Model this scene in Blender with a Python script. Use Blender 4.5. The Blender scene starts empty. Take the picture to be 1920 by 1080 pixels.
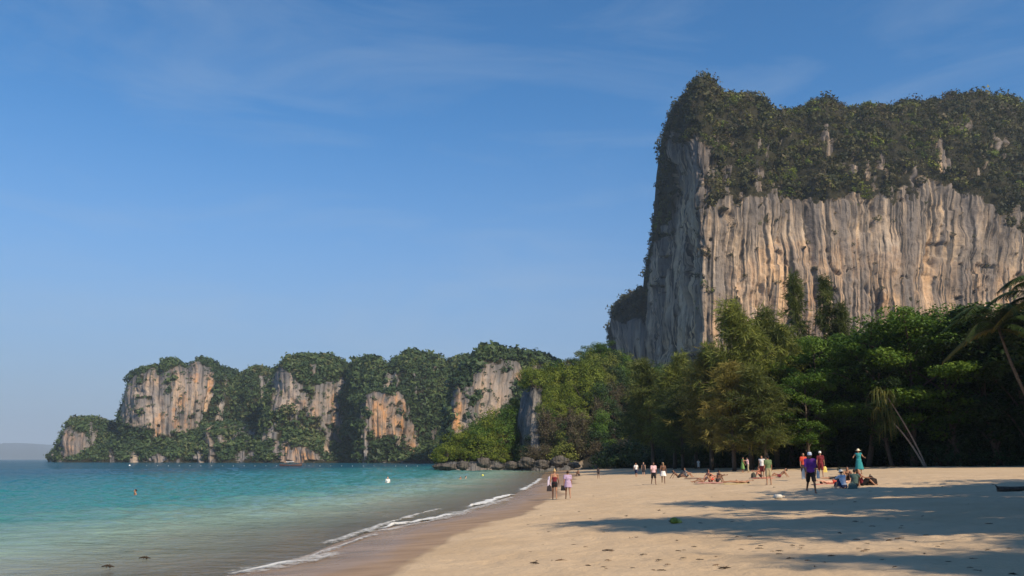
import bpy, math, random
import numpy as np
from mathutils import Matrix, Vector

SC = bpy.context.scene
COL = SC.collection

# ------------------------------------------------------------------ camera
F_PX, EYE = 1663.0, 2.5
PITCH = math.atan((861.0 - 540.0) / F_PX)
CP, SP = math.cos(PITCH), math.sin(PITCH)
cam_d = bpy.data.cameras.new('camera')
cam = bpy.data.objects.new('camera', cam_d)
COL.objects.link(cam)
cam.location = (0, 0, EYE)
cam.rotation_euler = (math.pi / 2 + PITCH, 0, 0)
cam_d.sensor_width = 36.0
cam_d.lens = 36.0 * F_PX / 1920.0
cam_d.clip_start = 0.1
cam_d.clip_end = 60000
SC.camera = cam

# ------------------------------------------------------------------ sky, sun, exposure
SUN_EL, SUN_ROT = 39.0, 138.0
world = bpy.data.worlds.new('World')
SC.world = world
world.use_nodes = True
wn, wl = world.node_tree.nodes, world.node_tree.links
bg = wn['Background']
sky = wn.new('ShaderNodeTexSky')
sky.sky_type = 'NISHITA'
sky.sun_disc = False
sky.sun_elevation = math.radians(SUN_EL)
sky.sun_rotation = math.radians(SUN_ROT)
sky.altitude = 500
sky.air_density = 1.0
sky.dust_density = 0.3
sky.ozone_density = 5.0
# thin cirrus veils, part of the sky itself
tc = wn.new('ShaderNodeTexCoord')
mp = wn.new('ShaderNodeMapping')
mp.inputs['Rotation'].default_value = (0.0, 0.35, 0.5)
mp.inputs['Scale'].default_value = (1.3, 1.3, 5.5)
nz = wn.new('ShaderNodeTexNoise')
nz.inputs['Scale'].default_value = 2.6
nz.inputs['Detail'].default_value = 7
nz.inputs['Roughness'].default_value = 0.58
nz.inputs['Distortion'].default_value = 0.6
rp = wn.new('ShaderNodeMapRange')
rp.inputs[1].default_value = 0.46
rp.inputs[2].default_value = 0.85
rp.inputs[3].default_value = 0.0
rp.inputs[4].default_value = 0.30
mx = wn.new('ShaderNodeMix')
mx.data_type = 'RGBA'
mx.inputs[7].default_value = (3.4, 4.2, 5.2, 1)
wl.new(tc.outputs['Generated'], mp.inputs[0])
wl.new(mp.outputs[0], nz.inputs['Vector'])
wl.new(nz.outputs[0], rp.inputs[0])
wl.new(rp.outputs[0], mx.inputs[0])
tint = wn.new('ShaderNodeMix')
tint.data_type = 'RGBA'
tint.blend_type = 'MULTIPLY'
tint.inputs[0].default_value = 1.0
tint.inputs[7].default_value = (0.53, 1.0, 1.20, 1)
wl.new(sky.outputs[0], tint.inputs[6])
# pale sea haze low in the sky, the same all round the horizon
sxyz = wn.new('ShaderNodeSeparateXYZ')
wl.new(tc.outputs['Generated'], sxyz.inputs[0])
hr = wn.new('ShaderNodeMapRange')
hr.interpolation_type = 'SMOOTHERSTEP'
hr.inputs[1].default_value = -0.10
hr.inputs[2].default_value = 0.46
hr.inputs[3].default_value = 1.0
hr.inputs[4].default_value = 0.0
wl.new(sxyz.outputs[2], hr.inputs[0])
hmix = wn.new('ShaderNodeMix')
hmix.data_type = 'RGBA'
hmix.inputs[7].default_value = (2.55, 3.0, 4.1, 1)
wl.new(hr.outputs[0], hmix.inputs[0])
wl.new(tint.outputs[2], hmix.inputs[6])
wl.new(hmix.outputs[2], mx.inputs[6])
wl.new(mx.outputs[2], bg.inputs[0])
bg.inputs[1].default_value = 0.105

sun_d = bpy.data.lights.new('sun', 'SUN')
sun_d.energy = 5.0
sun_d.angle = math.radians(0.5)
sun_d.color = (1.0, 0.84, 0.63)
sun = bpy.data.objects.new('sun', sun_d)
COL.objects.link(sun)
_a, _e = math.radians(SUN_ROT), math.radians(SUN_EL)
TO_SUN = Vector((math.sin(_a) * math.cos(_e), math.cos(_a) * math.cos(_e), math.sin(_e)))
sun.rotation_euler = TO_SUN.to_track_quat('Z', 'Y').to_euler()
sun.location = (60, -60, 120)

vs = SC.view_settings
vs.view_transform = 'Standard'
vs.look = 'None'
vs.exposure = 0.22
vs.gamma = 1.0
vs.use_curve_mapping = False
SC.render.engine = 'CYCLES'
cy = SC.cycles
cy.use_denoising = True
cy.max_bounces = 6
cy.diffuse_bounces = 3
cy.transparent_max_bounces = 16
cy.volume_bounces = 0
HAZE_DENSITY = 0.00011
HAZE_COLOR = (0.68, 0.84, 1.0, 1)

# ------------------------------------------------------------------ helpers
def ray(px, py):
    px = np.asarray(px, float); py = np.asarray(py, float)
    dx = (px - 960.0) / F_PX; dy = (540.0 - py) / F_PX
    return dx, CP - dy * SP, SP + dy * CP

def at(px, py, Y):
    dx, dyy, dz = ray(px, py)
    t = Y / dyy
    return dx * t, np.asarray(Y, float) + 0 * t, EYE + dz * t

def depth_at_z(py, z):
    dx, dyy, dz = ray(960, py)
    return dyy * (z - EYE) / dz

def vnoise(p, seed=0):
    i = np.floor(p).astype(np.int64); f = p - i
    u = f * f * f * (f * (f * 6 - 15) + 10)
    out = 0.0
    for c in range(8):
        o = np.array([c & 1, (c >> 1) & 1, (c >> 2) & 1])
        j = i + o
        h = (j[:, 0] * 374761393 + j[:, 1] * 668265263 + j[:, 2] * 1440662683 + seed * 974634777) & 0xffffffff
        h = ((h ^ (h >> 13)) * 1274126177) & 0xffffffff
        h = ((h ^ (h >> 16)) * 2246822519) & 0xffffffff
        v = ((h ^ (h >> 15)) & 0xffffff) / float(0xffffff)
        w = np.prod(np.where(o == 1, u, 1 - u), axis=1)
        out = out + v * w
    return out * 2 - 1

def fbm(p, octaves=4, seed=0, gain=0.5):
    a, s, out = 1.0, 0.0, 0.0
    q = np.array(p, float)
    for k in range(octaves):
        out = out + a * vnoise(q, seed + k * 17)
        s += a; a *= gain
        q = np.stack([q[:, 0] * 1.7 + q[:, 1] * 1.1 + 3.1, -q[:, 0] * 1.1 + q[:, 1] * 1.7 + 7.7, q[:, 2] * 2.03 + 1.3], 1)
    return out / s

def ridged(p, octaves=3, seed=0, gain=0.5):
    a, s, out = 1.0, 0.0, 0.0
    q = np.array(p, float)
    for k in range(octaves):
        out = out + a * (1 - np.abs(vnoise(q, seed + k * 31)))
        s += a; a *= gain
        q = q * 2.07 + 5.3
    return out / s

def n3(x, y, z):
    return np.stack([np.ravel(x), np.ravel(y), np.ravel(z)], 1)

def smooth01(x):
    x = np.clip(x, 0, 1)
    return x * x * (3 - 2 * x)

def tag(o, label=None, cat=None, group=None, kind=None):
    if label: o['label'] = label
    if cat: o['category'] = cat
    if group: o['group'] = group
    if kind: o['kind'] = kind
    return o

def empty(name, loc=(0, 0, 0), rz=0.0, s=1.0):
    o = bpy.data.objects.new(name, None)
    COL.objects.link(o)
    o.location = loc; o.rotation_euler = (0, 0, rz); o.scale = (s, s, s)
    o.empty_display_size = 0.2
    return o

def mesh_np(name, V, faces, mat=None, parent=None, smooth=False, attrs=None):
    """faces: list of index arrays (each n x k)."""
    me = bpy.data.meshes.new(name)
    V = np.asarray(V, np.float32)
    faces = [np.asarray(f, np.int32) for f in (faces if isinstance(faces, list) else [faces]) if len(f)]
    me.vertices.add(len(V)); me.vertices.foreach_set('co', V.ravel())
    li = np.concatenate([f.ravel() for f in faces])
    lt = np.concatenate([np.full(len(f), f.shape[1], np.int32) for f in faces])
    ls = np.concatenate([[0], np.cumsum(lt)[:-1]]).astype(np.int32)
    me.loops.add(len(li)); me.loops.foreach_set('vertex_index', li)
    me.polygons.add(len(lt)); me.polygons.foreach_set('loop_start', ls); me.polygons.foreach_set('loop_total', lt)
    if smooth: me.polygons.foreach_set('use_smooth', np.ones(len(lt), bool))
    me.update(calc_edges=True)
    me.validate()
    for k, a in (attrs or {}).items():
        a = np.asarray(a, np.float32)
        if a.ndim == 1:
            at_ = me.attributes.new(k, 'FLOAT', 'POINT'); at_.data.foreach_set('value', a)
        else:
            at_ = me.attributes.new(k, 'FLOAT_VECTOR', 'POINT'); at_.data.foreach_set('vector', a.ravel())
    if mat: me.materials.append(mat)
    o = bpy.data.objects.new(name, me)
    COL.objects.link(o)
    if parent: o.parent = parent
    return o

def grid_faces(nr, nc):
    i = np.arange(nr * nc).reshape(nr, nc)
    return np.stack([i[:-1, :-1].ravel(), i[:-1, 1:].ravel(), i[1:, 1:].ravel(), i[1:, :-1].ravel()], 1)

class Acc:
    """collects pieces of one mesh"""
    def __init__(s): s.V, s.Q, s.T, s.n = [], [], [], 0
    def add(s, V, Q=None, T=None):
        s.V.append(np.asarray(V, float))
        if Q is not None and len(Q): s.Q.append(np.asarray(Q) + s.n)
        if T is not None and len(T): s.T.append(np.asarray(T) + s.n)
        s.n += len(V)
    def faces(s):
        r = []
        if s.Q: r.append(np.concatenate(s.Q))
        if s.T: r.append(np.concatenate(s.T))
        return r
    def verts(s): return np.concatenate(s.V)
    def build(s, name, mat=None, parent=None, smooth=True, attrs=None):
        return mesh_np(name, s.verts(), s.faces(), mat, parent, smooth, attrs)

def frame_of(d):
    d = d / (np.linalg.norm(d) + 1e-9)
    a = np.array([0, 0, 1.0]) if abs(d[2]) < 0.9 else np.array([1.0, 0, 0])
    x = np.cross(a, d); x /= np.linalg.norm(x)
    return x, np.cross(d, x), d

def tube(acc, pts, rad, n=6, cap=True):
    pts = np.asarray(pts, float); m = len(pts)
    th = np.linspace(0, 2 * math.pi, n, endpoint=False)
    V = []
    for k in range(m):
        d = pts[min(k + 1, m - 1)] - pts[max(k - 1, 0)]
        x, y, _ = frame_of(d)
        V.append(pts[k] + rad[k] * (np.cos(th)[:, None] * x + np.sin(th)[:, None] * y))
    V = np.concatenate(V)
    i = np.arange(m * n).reshape(m, n); j = np.roll(i, -1, 1)
    Q = np.stack([i[:-1].ravel(), j[:-1].ravel(), j[1:].ravel(), i[1:].ravel()], 1)
    T = []
    if cap:
        V = np.concatenate([V, pts[:1], pts[-1:]])
        a, b = m * n, m * n + 1
        T = [[a, j[0, q], i[0, q]] for q in range(n)] + [[b, i[-1, q], j[-1, q]] for q in range(n)]
    acc.add(V, Q, T)

# ------------------------------------------------------------------ node material helper
class M:
    def __init__(s, name):
        s.m = bpy.data.materials.new(name); s.m.use_nodes = True
        s.t = s.m.node_tree; s.N = s.t.nodes; s.L = s.t.links
        s.p = s.N['Principled BSDF']; s.out = s.N['Material Output']
    def n(s, typ, **kw):
        x = s.N.new(typ)
        for k, v in kw.items(): setattr(x, k, v)
        return x
    def link(s, a, b): s.L.new(a, b)
    def coord(s, scale=(1, 1, 1), attr=None, out='Object'):
        if attr:
            a = s.n('ShaderNodeAttribute'); a.attribute_name = attr; src = a.outputs['Vector']
        else:
            src = s.n('ShaderNodeTexCoord').outputs[out]
        mp = s.n('ShaderNodeMapping'); mp.inputs['Scale'].default_value = scale
        s.link(src, mp.inputs[0]); return mp.outputs[0]
    def geo(s, scale=(1, 1, 1)):
        mp = s.n('ShaderNodeMapping'); mp.inputs['Scale'].default_value = scale
        s.link(s.n('ShaderNodeNewGeometry').outputs['Position'], mp.inputs[0]); return mp.outputs[0]
    def noise(s, vec, scale, detail=4, rough=0.55, dist=0.0):
        x = s.n('ShaderNodeTexNoise')
        x.inputs['Scale'].default_value = scale; x.inputs['Detail'].default_value = detail
        x.inputs['Roughness'].default_value = rough; x.inputs['Distortion'].default_value = dist
        s.link(vec, x.inputs['Vector']); return x.outputs[0]
    def rng(s, v, a, b, c=0.0, d=1.0):
        x = s.n('ShaderNodeMapRange')
        for i, q in enumerate((a, b, c, d)): x.inputs[i + 1].default_value = q
        s.link(v, x.inputs[0]); return x.outputs[0]
    def attr(s, name):
        a = s.n('ShaderNodeAttribute'); a.attribute_name = name; return a.outputs['Fac']
    def mix(s, f, a, b, mode='MIX'):
        x = s.n('ShaderNodeMix', data_type='RGBA', blend_type=mode)
        for val, idx in ((f, 0), (a, 6), (b, 7)):
            if isinstance(val, (int, float)): x.inputs[idx].default_value = val
            elif isinstance(val, tuple): x.inputs[idx].default_value = val if len(val) == 4 else val + (1,)
            else: s.link(val, x.inputs[idx])
        return x.outputs[2]
    def math(s, op, a, b=0.0, clamp=False):
        x = s.n('ShaderNodeMath', operation=op, use_clamp=clamp)
        for val, idx in ((a, 0), (b, 1)):
            if isinstance(val, (int, float)): x.inputs[idx].default_value = val
            else: s.link(val, x.inputs[idx])
        return x.outputs[0]
    def ramp(s, v, stops):
        x = s.n('ShaderNodeValToRGB'); e = x.color_ramp.elements
        while len(e) < len(stops): e.new(0.5)
        for q, (pos, c) in zip(e, stops):
            q.position = pos; q.color = c if len(c) == 4 else c + (1,)
        s.link(v, x.inputs[0]); return x.outputs[0]
    def color(s, c):
        if isinstance(c, tuple): s.p.inputs['Base Color'].default_value = c if len(c) == 4 else c + (1,)
        else: s.link(c, s.p.inputs['Base Color'])
    def rough(s, r):
        if isinstance(r, (int, float)): s.p.inputs['Roughness'].default_value = r
        else: s.link(r, s.p.inputs['Roughness'])
    def bump(s, h, strength=0.5, dist=0.1):
        b = s.n('ShaderNodeBump'); b.inputs['Strength'].default_value = strength; b.inputs['Distance'].default_value = dist
        s.link(h, b.inputs['Height']); s.link(b.outputs[0], s.p.inputs['Normal']); return b

def plain(name, col, rough=0.7, var=0.15, scale=30):
    m = M(name); v = m.coord()
    n = m.noise(v, scale, 3)
    m.color(m.mix(m.rng(n, 0.3, 0.7), tuple(c * (1 - var) for c in col), tuple(min(1, c * (1 + var)) for c in col)))
    m.rough(rough); m.p.inputs['Specular IOR Level'].default_value = 0.25
    return m.m

def foliage(name, stops, trans=0.25, rough=0.55):
    """leaf colour from the mesh's own 'tint' attribute (each leaf / clump has its own) and a little per plant"""
    m = M(name)
    oi = m.n('ShaderNodeObjectInfo')
    t = m.math('ADD', m.attr('tint'), m.math('MULTIPLY', m.math('SUBTRACT', oi.outputs['Random'], 0.5), 0.35), clamp=True)
    c = m.ramp(t, stops)
    m.color(c); m.rough(rough); m.p.inputs['Specular IOR Level'].default_value = 0.2
    tr = m.n('ShaderNodeBsdfTranslucent'); m.link(c, tr.inputs[0])
    ms = m.n('ShaderNodeMixShader'); ms.inputs[0].default_value = trans
    m.link(m.p.outputs[0], ms.inputs[1]); m.link(tr.outputs[0], ms.inputs[2]); m.link(ms.outputs[0], m.out.inputs[0])
    return m.m

FOL = {
    'cliff': foliage('cliff_scrub', [(0.0, (0.018, 0.024, 0.008)), (0.3, (0.036, 0.044, 0.012)), (0.5, (0.062, 0.066, 0.018)), (0.7, (0.085, 0.066, 0.030)), (0.85, (0.110, 0.105, 0.024)), (1.0, (0.135, 0.150, 0.024))], 0.15),
    'far': foliage('far_woods', [(0.0, (0.028, 0.052, 0.022)), (0.5, (0.056, 0.094, 0.034)), (0.8, (0.090, 0.125, 0.040)), (1.0, (0.13, 0.125, 0.055))], 0.15),
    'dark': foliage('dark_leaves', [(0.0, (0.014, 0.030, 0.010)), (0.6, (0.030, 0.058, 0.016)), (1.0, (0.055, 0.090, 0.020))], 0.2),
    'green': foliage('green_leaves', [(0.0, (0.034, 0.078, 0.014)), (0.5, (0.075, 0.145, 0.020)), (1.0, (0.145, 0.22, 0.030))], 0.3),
    'lime': foliage('lime_leaves', [(0.0, (0.070, 0.105, 0.014)), (0.5, (0.150, 0.195, 0.022)), (1.0, (0.24, 0.26, 0.034))], 0.3),
    'olive': foliage('olive_needles', [(0.0, (0.085, 0.10, 0.022)), (0.5, (0.18, 0.21, 0.045)), (1.0, (0.30, 0.31, 0.065))], 0.4),
    'rust': foliage('rusty_needles', [(0.0, (0.11, 0.105, 0.026)), (0.5, (0.225, 0.20, 0.05)), (1.0, (0.33, 0.27, 0.075))], 0.4),
    'needle': foliage('dark_needles', [(0.0, (0.042, 0.062, 0.018)), (0.5, (0.10, 0.125, 0.032)), (1.0, (0.19, 0.20, 0.05))], 0.4),
    'brown': foliage('dry_twigs', [(0.0, (0.060, 0.045, 0.030)), (0.5, (0.105, 0.080, 0.050)), (1.0, (0.110, 0.110, 0.045))], 0.15),
    'palm': foliage('palm_leaves', [(0.0, (0.022, 0.045, 0.012)), (0.7, (0.050, 0.080, 0.020)), (1.0, (0.16, 0.13, 0.03))], 0.25),
}
BARK = plain('grey_brown_bark', (0.085, 0.066, 0.050), 0.9, 0.35, 8)
PALEBARK = plain('pale_bark', (0.34, 0.27, 0.22), 0.85, 0.25, 8)

def rock_mat(name, base, warm, grey, dark, streak=1.0, scl=1.0, greyness=0.75, mottle=0.35):
    """limestone: pale face, orange and white patches, grey and black water streaks down the wall.  'wall' = (along, height, 0) in metres"""
    m = M(name)
    a1 = m.coord((0.13 * scl, 0.0075 * scl, 1), 'wall')
    a2 = m.coord((0.45 * scl, 0.018 * scl, 1), 'wall')
    b1 = m.coord((0.035 * scl, 0.035 * scl, 1), 'wall')
    b2 = m.coord((0.25 * scl, 0.16 * scl, 1), 'wall')
    c = m.mix(m.rng(m.noise(b1, 1.0, 5, 0.6, 0.4), 0.38, 0.62), base, warm)
    w = m.attr('warm')
    c = m.mix(m.math('MULTIPLY', w, m.rng(m.noise(b2, 1.0, 4, 0.6), 0.3, 0.6)), c, (0.52, 0.25, 0.09))
    c = m.mix(m.rng(m.noise(b2, 2.0, 5, 0.65), 0.56, 0.74, 0, 0.75), c, (0.52, 0.45, 0.37))
    mo = m.rng(m.noise(m.coord((0.16 * scl, 0.10 * scl, 1), 'wall'), 1.0, 6, 0.7, 0.6), 0.52, 0.66, 0, mottle)
    c = m.mix(mo, c, dark)
    g0 = m.rng(m.noise(m.coord((0.030 * scl, 0.014 * scl, 1), 'wall'), 1.0, 5, 0.62, 0.5), 0.50, 0.64, 0, greyness)
    c = m.mix(g0, c, m.mix(m.noise(b2, 1.2, 4), grey, tuple(0.55 * q for q in grey)))
    sa = m.math('MULTIPLY', m.attr('stain'), m.rng(m.noise(a2, 0.8, 5, 0.6, 0.3), 0.35, 0.55, 0.25, 1.5))
    c = m.mix(m.math('MULTIPLY', sa, 0.9, True), c, tuple(0.62 * q for q in grey))
    s1 = m.rng(m.noise(a1, 1.0, 6, 0.62, 0.3), 0.46, 0.57)
    s2 = m.rng(m.noise(a2, 1.0, 5, 0.62, 0.3), 0.53, 0.62)
    c = m.mix(m.math('MULTIPLY', s1, 0.72 * streak), c, grey)
    c = m.mix(m.math('MULTIPLY', s2, 0.85 * streak), c, dark)
    s3 = m.rng(m.noise(m.coord((0.62 * scl, 0.010 * scl, 1), 'wall'), 1.0, 4, 0.55, 0.2), 0.53, 0.60)
    s3g = m.rng(m.noise(m.coord((0.05 * scl, 0.030 * scl, 1), 'wall'), 1.0, 3, 0.5, 0.3), 0.44, 0.56)
    c = m.mix(m.math('MULTIPLY', m.math('MULTIPLY', s3, s3g), 0.9 * streak), c, dark)
    v = m.attr('veg')
    soil = m.mix(m.noise(b2, 1.5, 3), (0.016, 0.018, 0.009), (0.042, 0.036, 0.020))
    c = m.mix(v, c, soil)
    m.color(c); m.rough(0.9); m.p.inputs['Specular IOR Level'].default_value = 0.1
    h = m.math('ADD', m.noise(b2, 2.5, 6, 0.65), m.math('MULTIPLY', m.noise(a2, 1.6, 5, 0.6), 0.8))
    m.bump(h, 0.9, 1.2)
    return m.m

ROCK_BIG = rock_mat('pale_limestone', (0.53, 0.415, 0.305), (0.56, 0.39, 0.235), (0.175, 0.152, 0.135), (0.045, 0.041, 0.039), 1.12)
ROCK_FAR = rock_mat('weathered_limestone', (0.30, 0.27, 0.245), (0.42, 0.31, 0.21), (0.17, 0.165, 0.165), (0.060, 0.058, 0.056), 1.0, 0.9, 0.85, 0.75)
ROCK_SHORE = rock_mat('dark_shore_limestone', (0.20, 0.18, 0.155), (0.24, 0.20, 0.16), (0.11, 0.105, 0.10), (0.035, 0.034, 0.033), 1.0, 3.0)
ROCK_DARK = rock_mat('grey_limestone', (0.24, 0.23, 0.22), (0.28, 0.25, 0.21), (0.17, 0.17, 0.17), (0.07, 0.07, 0.07), 1.0, 3.0)

# ------------------------------------------------------------------ beach terrain
_shore_px = [(420, 1080), (560, 1046), (640, 1015), (725, 988), (850, 965), (960, 929), (1000, 908), (1014, 895), (1022, 886)]
_sh = []
for px, py in _shore_px:
    Y = depth_at_z(py, 0.0)
    _sh.append((float(at(px, py, Y)[0]), float(Y)))
_sh = np.array(_sh)
_k = (_sh[1, 0] - _sh[0, 0]) / (_sh[1, 1] - _sh[0, 1])
SHY = np.concatenate([[-400.0, 0.0], _sh[:, 1], [235.0, 420.0, 3000.0]])
SHX = np.concatenate([[_sh[0, 0] + _k * 0.4 * (-400 - _sh[0, 1]), _sh[0, 0] - _k * _sh[0, 1] * 0.8], _sh[:, 0], [14.0, 60.0, 400.0]])
_wet_px = [(690, 1080), (800, 1036), (838, 1008), (960, 966), (1000, 949), (1042, 938), (1062, 912), (1085, 893)]
_we = []
for px, py in _wet_px:
    Y = depth_at_z(py, 0.22)
    _we.append((float(at(px, py, Y)[0]), float(Y)))
_we = np.array(_we)

def shore_x(y): return np.interp(y, SHY, SHX)
def wet_x(y):
    k = (_we[1, 0] - _we[0, 0]) / (_we[1, 1] - _we[0, 1])
    base = np.interp(y, _we[:, 1], _we[:, 0])
    return np.where(y < _we[0, 1], _we[0, 0] + k * (y - _we[0, 1]), np.where(y > _we[-1, 1], shore_x(y) + 5, base))

# line of the wood's edge: (px, depth)
_edge_px = [(1050, 196), (1130, 172), (1230, 148), (1340, 126), (1450, 112), (1560, 103), (1700, 97), (1850, 92), (2100, 90), (2600, 88)]
WEX = np.array([float(at(px, 870, Y)[0]) for px, Y in _edge_px])
WEY = np.array([Y for _, Y in _edge_px], float)

def wood_depth(x, y):
    """metres behind the wood's edge (negative: open beach)"""
    return y - np.interp(x, WEX, WEY, left=200.0)

def ground_z(x, y):
    x = np.asarray(x, float); y = np.asarray(y, float)
    d = (x - shore_x(y)) * 0.95
    up = 2.0 * np.tanh(0.066 * d / 2.0)
    down = np.maximum(-0.085 * -d, -7.0)
    z = np.where(d > 0, up, down)
    w = np.clip(wood_depth(x, y), 0, 400)
    z = z + np.where(d > 4, 0.10 * w * smooth01(w / 30.0), 0)
    return z

def axis(parts):
    out = []
    for a, b, st in parts: out.append(np.arange(a, b, st))
    return np.concatenate(out + [[parts[-1][1]]])

gx = axis([(-300, -60, 30), (-60, -14, 2.0), (-14, 34, 0.17), (34, 80, 1.0), (80, 200, 6), (200, 1600, 100)])
gy = axis([(-120, 8, 8), (8, 14, 0.5), (14, 62, 0.2), (62, 130, 0.8), (130, 260, 4), (260, 460, 20), (460, 1500, 130)])
GX, GY = np.meshgrid(gx, gy)
gz = ground_z(GX, GY)
fx, fy = GX.ravel(), GY.ravel()
dry = smooth01(((GX - wet_x(GY)) / 1.5)).ravel()
relief = 0.06 * fbm(n3(fx * 0.16, fy * 0.16, 0 * fx), 3, 3)
trod = fbm(n3(fx * 1.5, fy * 1.5, 0 * fx), 3, 8)
pits = np.clip(vnoise(n3(fx * 2.3, fy * 2.3, 0 * fx), 21) - 0.35, 0, 1)
near = smooth01((140 - fy) / 60) * smooth01((80 - np.abs(fx)) / 30)
pits2 = np.clip(vnoise(n3(fx * 3.6, fy * 3.0, 0 * fx), 22) - 0.30, 0, 1)
gz = gz + ((relief + 0.030 * trod * near - 0.07 * pits * near - 0.055 * pits2 * near) * dry).reshape(GX.shape)
wetn = fbm(n3(fx * 0.35, fy * 0.12, 0 * fx), 4, 5) * 0.9 + fbm(n3(fx * 1.6, fy * 0.9, 0 * fx), 2, 6) * 0.25
wet = 1 - smooth01((fx - wet_x(fy) + wetn * 1.5) / 0.55 + 0.5)
film = wet * (1 - smooth01(((fx - shore_x(fy)) / np.maximum(wet_x(fy) - shore_x(fy), 0.5) - 0.25 + wetn * 0.5) / 0.5))
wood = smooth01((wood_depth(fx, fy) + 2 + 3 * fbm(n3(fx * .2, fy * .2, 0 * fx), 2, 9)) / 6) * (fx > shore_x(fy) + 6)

m = M('beach_sand')
v = m.geo()
n1 = m.noise(v, 0.35, 5, 0.6); n2 = m.noise(v, 5.0, 5, 0.65); n3_ = m.noise(v, 60.0, 3, 0.6)
c = m.mix(m.rng(n1, 0.35, 0.65), (0.52, 0.38, 0.235), (0.585, 0.44, 0.285))
c = m.mix(m.rng(n2, 0.55, 0.75, 0, 0.35), c, (0.36, 0.265, 0.175))
c = m.mix(m.rng(n3_, 0.35, 0.75, 0, 0.30), c, (0.33, 0.245, 0.165))
mb = m.n('ShaderNodeMapping'); mb.inputs['Scale'].default_value = (0.5, 1.6, 1); m.link(v, mb.inputs[0])
c = m.mix(m.rng(m.noise(mb.outputs[0], 2.4, 4, 0.7), 0.66, 0.72, 0, 0.55), c, (0.16, 0.115, 0.075))
wa = m.attr('wet')
wc = m.mix(m.rng(m.noise(mb.outputs[0], 0.8, 4, 0.6), 0.35, 0.65), (0.26, 0.165, 0.085), (0.38, 0.25, 0.145))
c = m.mix(wa, c, wc)
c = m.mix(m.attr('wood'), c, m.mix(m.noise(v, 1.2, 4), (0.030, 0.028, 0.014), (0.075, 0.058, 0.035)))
m.color(c)
fl_ = m.attr('film')
m.rough(m.math('SUBTRACT', m.rng(wa, 0, 1, 0.95, 0.55), m.math('MULTIPLY', fl_, 0.33))); m.p.inputs['Specular IOR Level'].default_value = 0.16
bs = m.math('ADD', m.math('MULTIPLY', n2, 1.0), m.math('MULTIPLY', n3_, 0.12))
bs = m.math('MULTIPLY', bs, m.rng(wa, 0, 1, 1.0, 0.08))
m.bump(bs, 0.8, 0.06)
SAND = m.m
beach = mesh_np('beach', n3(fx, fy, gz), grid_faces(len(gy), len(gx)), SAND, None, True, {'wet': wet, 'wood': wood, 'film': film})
tag(beach, 'wide pale golden sand beach sloping down to the turquoise water', 'beach', kind='structure')

def on_ground(px, py):
    """point of the beach seen at a photograph pixel"""
    dx, dyy, dz = (float(q) for q in ray(px, py))
    t = 5.0
    while t < 400:
        if EYE + dz * t < float(ground_z(dx * t, dyy * t)): break
        t += 0.1
    return dx * t, dyy * t, float(ground_z(dx * t, dyy * t))

# ------------------------------------------------------------------ sea
ang = np.radians(np.concatenate([np.arange(-80, -36, 2.0), np.arange(-36, 6, 0.15), np.arange(6, 80, 3.0)]))
rad = np.concatenate([[2.0, 8.0, 12.0], np.geomspace(15.0, 260.0, 430), np.geomspace(270, 20000, 60)])
RR, AA = np.meshgrid(rad, ang, indexing='ij')
sx, sy = (RR * np.sin(AA)).ravel(), (RR * np.cos(AA)).ravel()
dep = -ground_z(sx, sy)
off = np.maximum(shore_x(sy) - sx, 0)
amp = smooth01(off / 14.0) * (0.25 + 0.75 * smooth01((sy - 14) / 60)) * np.clip(260.0 / np.maximum(np.hypot(sx, sy), 1), 0, 1) ** 0.5
wv = 0.26 * fbm(n3(sx * 0.36 + sy * 0.14, sy * 0.40 - sx * 0.13, 0 * sx), 4, 40) + 0.050 * fbm(n3(sx * 0.10 + sy * 0.05, sy * 0.16, 0 * sx), 2, 41) + 0.085 * vnoise(n3(sx * 1.7, sy * 1.5, 0 * sx), 43)
# low swell lines running in along the shore
ph = off * 0.85 + 1.4 * fbm(n3(sx * 0.08, sy * 0.05, 0 * sx), 2, 44)
wv = wv * amp + 0.035 * np.sin(ph) * np.exp(-off / 14.0) * smooth01(off / 2.0)
m = M('sea_water')
v = m.geo()
d = m.attr('depth')
dn = m.math('ADD', d, m.math('MULTIPLY', m.math('SUBTRACT', m.noise(m.geo((0.02, 0.05, 1)), 1.0, 4), 0.5), 1.2))
colr = m.ramp(m.math('DIVIDE', dn, 7.0, True), [(0.0, (0.42, 0.38, 0.28)), (0.09, (0.235, 0.325, 0.245)), (0.22, (0.040, 0.200, 0.180)), (0.55, (0.016, 0.150, 0.160)), (1.0, (0.005, 0.070, 0.110))])
diff = m.n('ShaderNodeBsdfDiffuse'); m.link(colr, diff.inputs[0])
tr = m.n('ShaderNodeBsdfTransparent'); tr.inputs[0].default_value = (0.86, 0.92, 0.90, 1)
body = m.n('ShaderNodeMixShader')
m.link(m.rng(d, 0.0, 0.7, 0.16, 1.0), body.inputs[0]); m.link(tr.outputs[0], body.inputs[1]); m.link(diff.outputs[0], body.inputs[2])
gl = m.n('ShaderNodeBsdfGlossy'); gl.inputs['Roughness'].default_value = 0.06
bp = m.n('ShaderNodeBump'); bp.inputs['Strength'].default_value = 0.9; bp.inputs['Distance'].default_value = 0.22
h = m.math('ADD', m.noise(m.geo((1.0, 1.5, 1)), 1.3, 4, 0.6, 0.3), m.math('MULTIPLY', m.noise(m.geo((1.0, 1.3, 1)), 0.35, 3, 0.5), 1.6))
m.link(h, bp.inputs['Height']); m.link(bp.outputs[0], gl.inputs['Normal']); m.link(bp.outputs[0], diff.inputs['Normal'])
fr = m.n('ShaderNodeFresnel'); fr.inputs['IOR'].default_value = 1.33; m.link(bp.outputs[0], fr.inputs['Normal'])
mxs = m.n('ShaderNodeMixShader')
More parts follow.
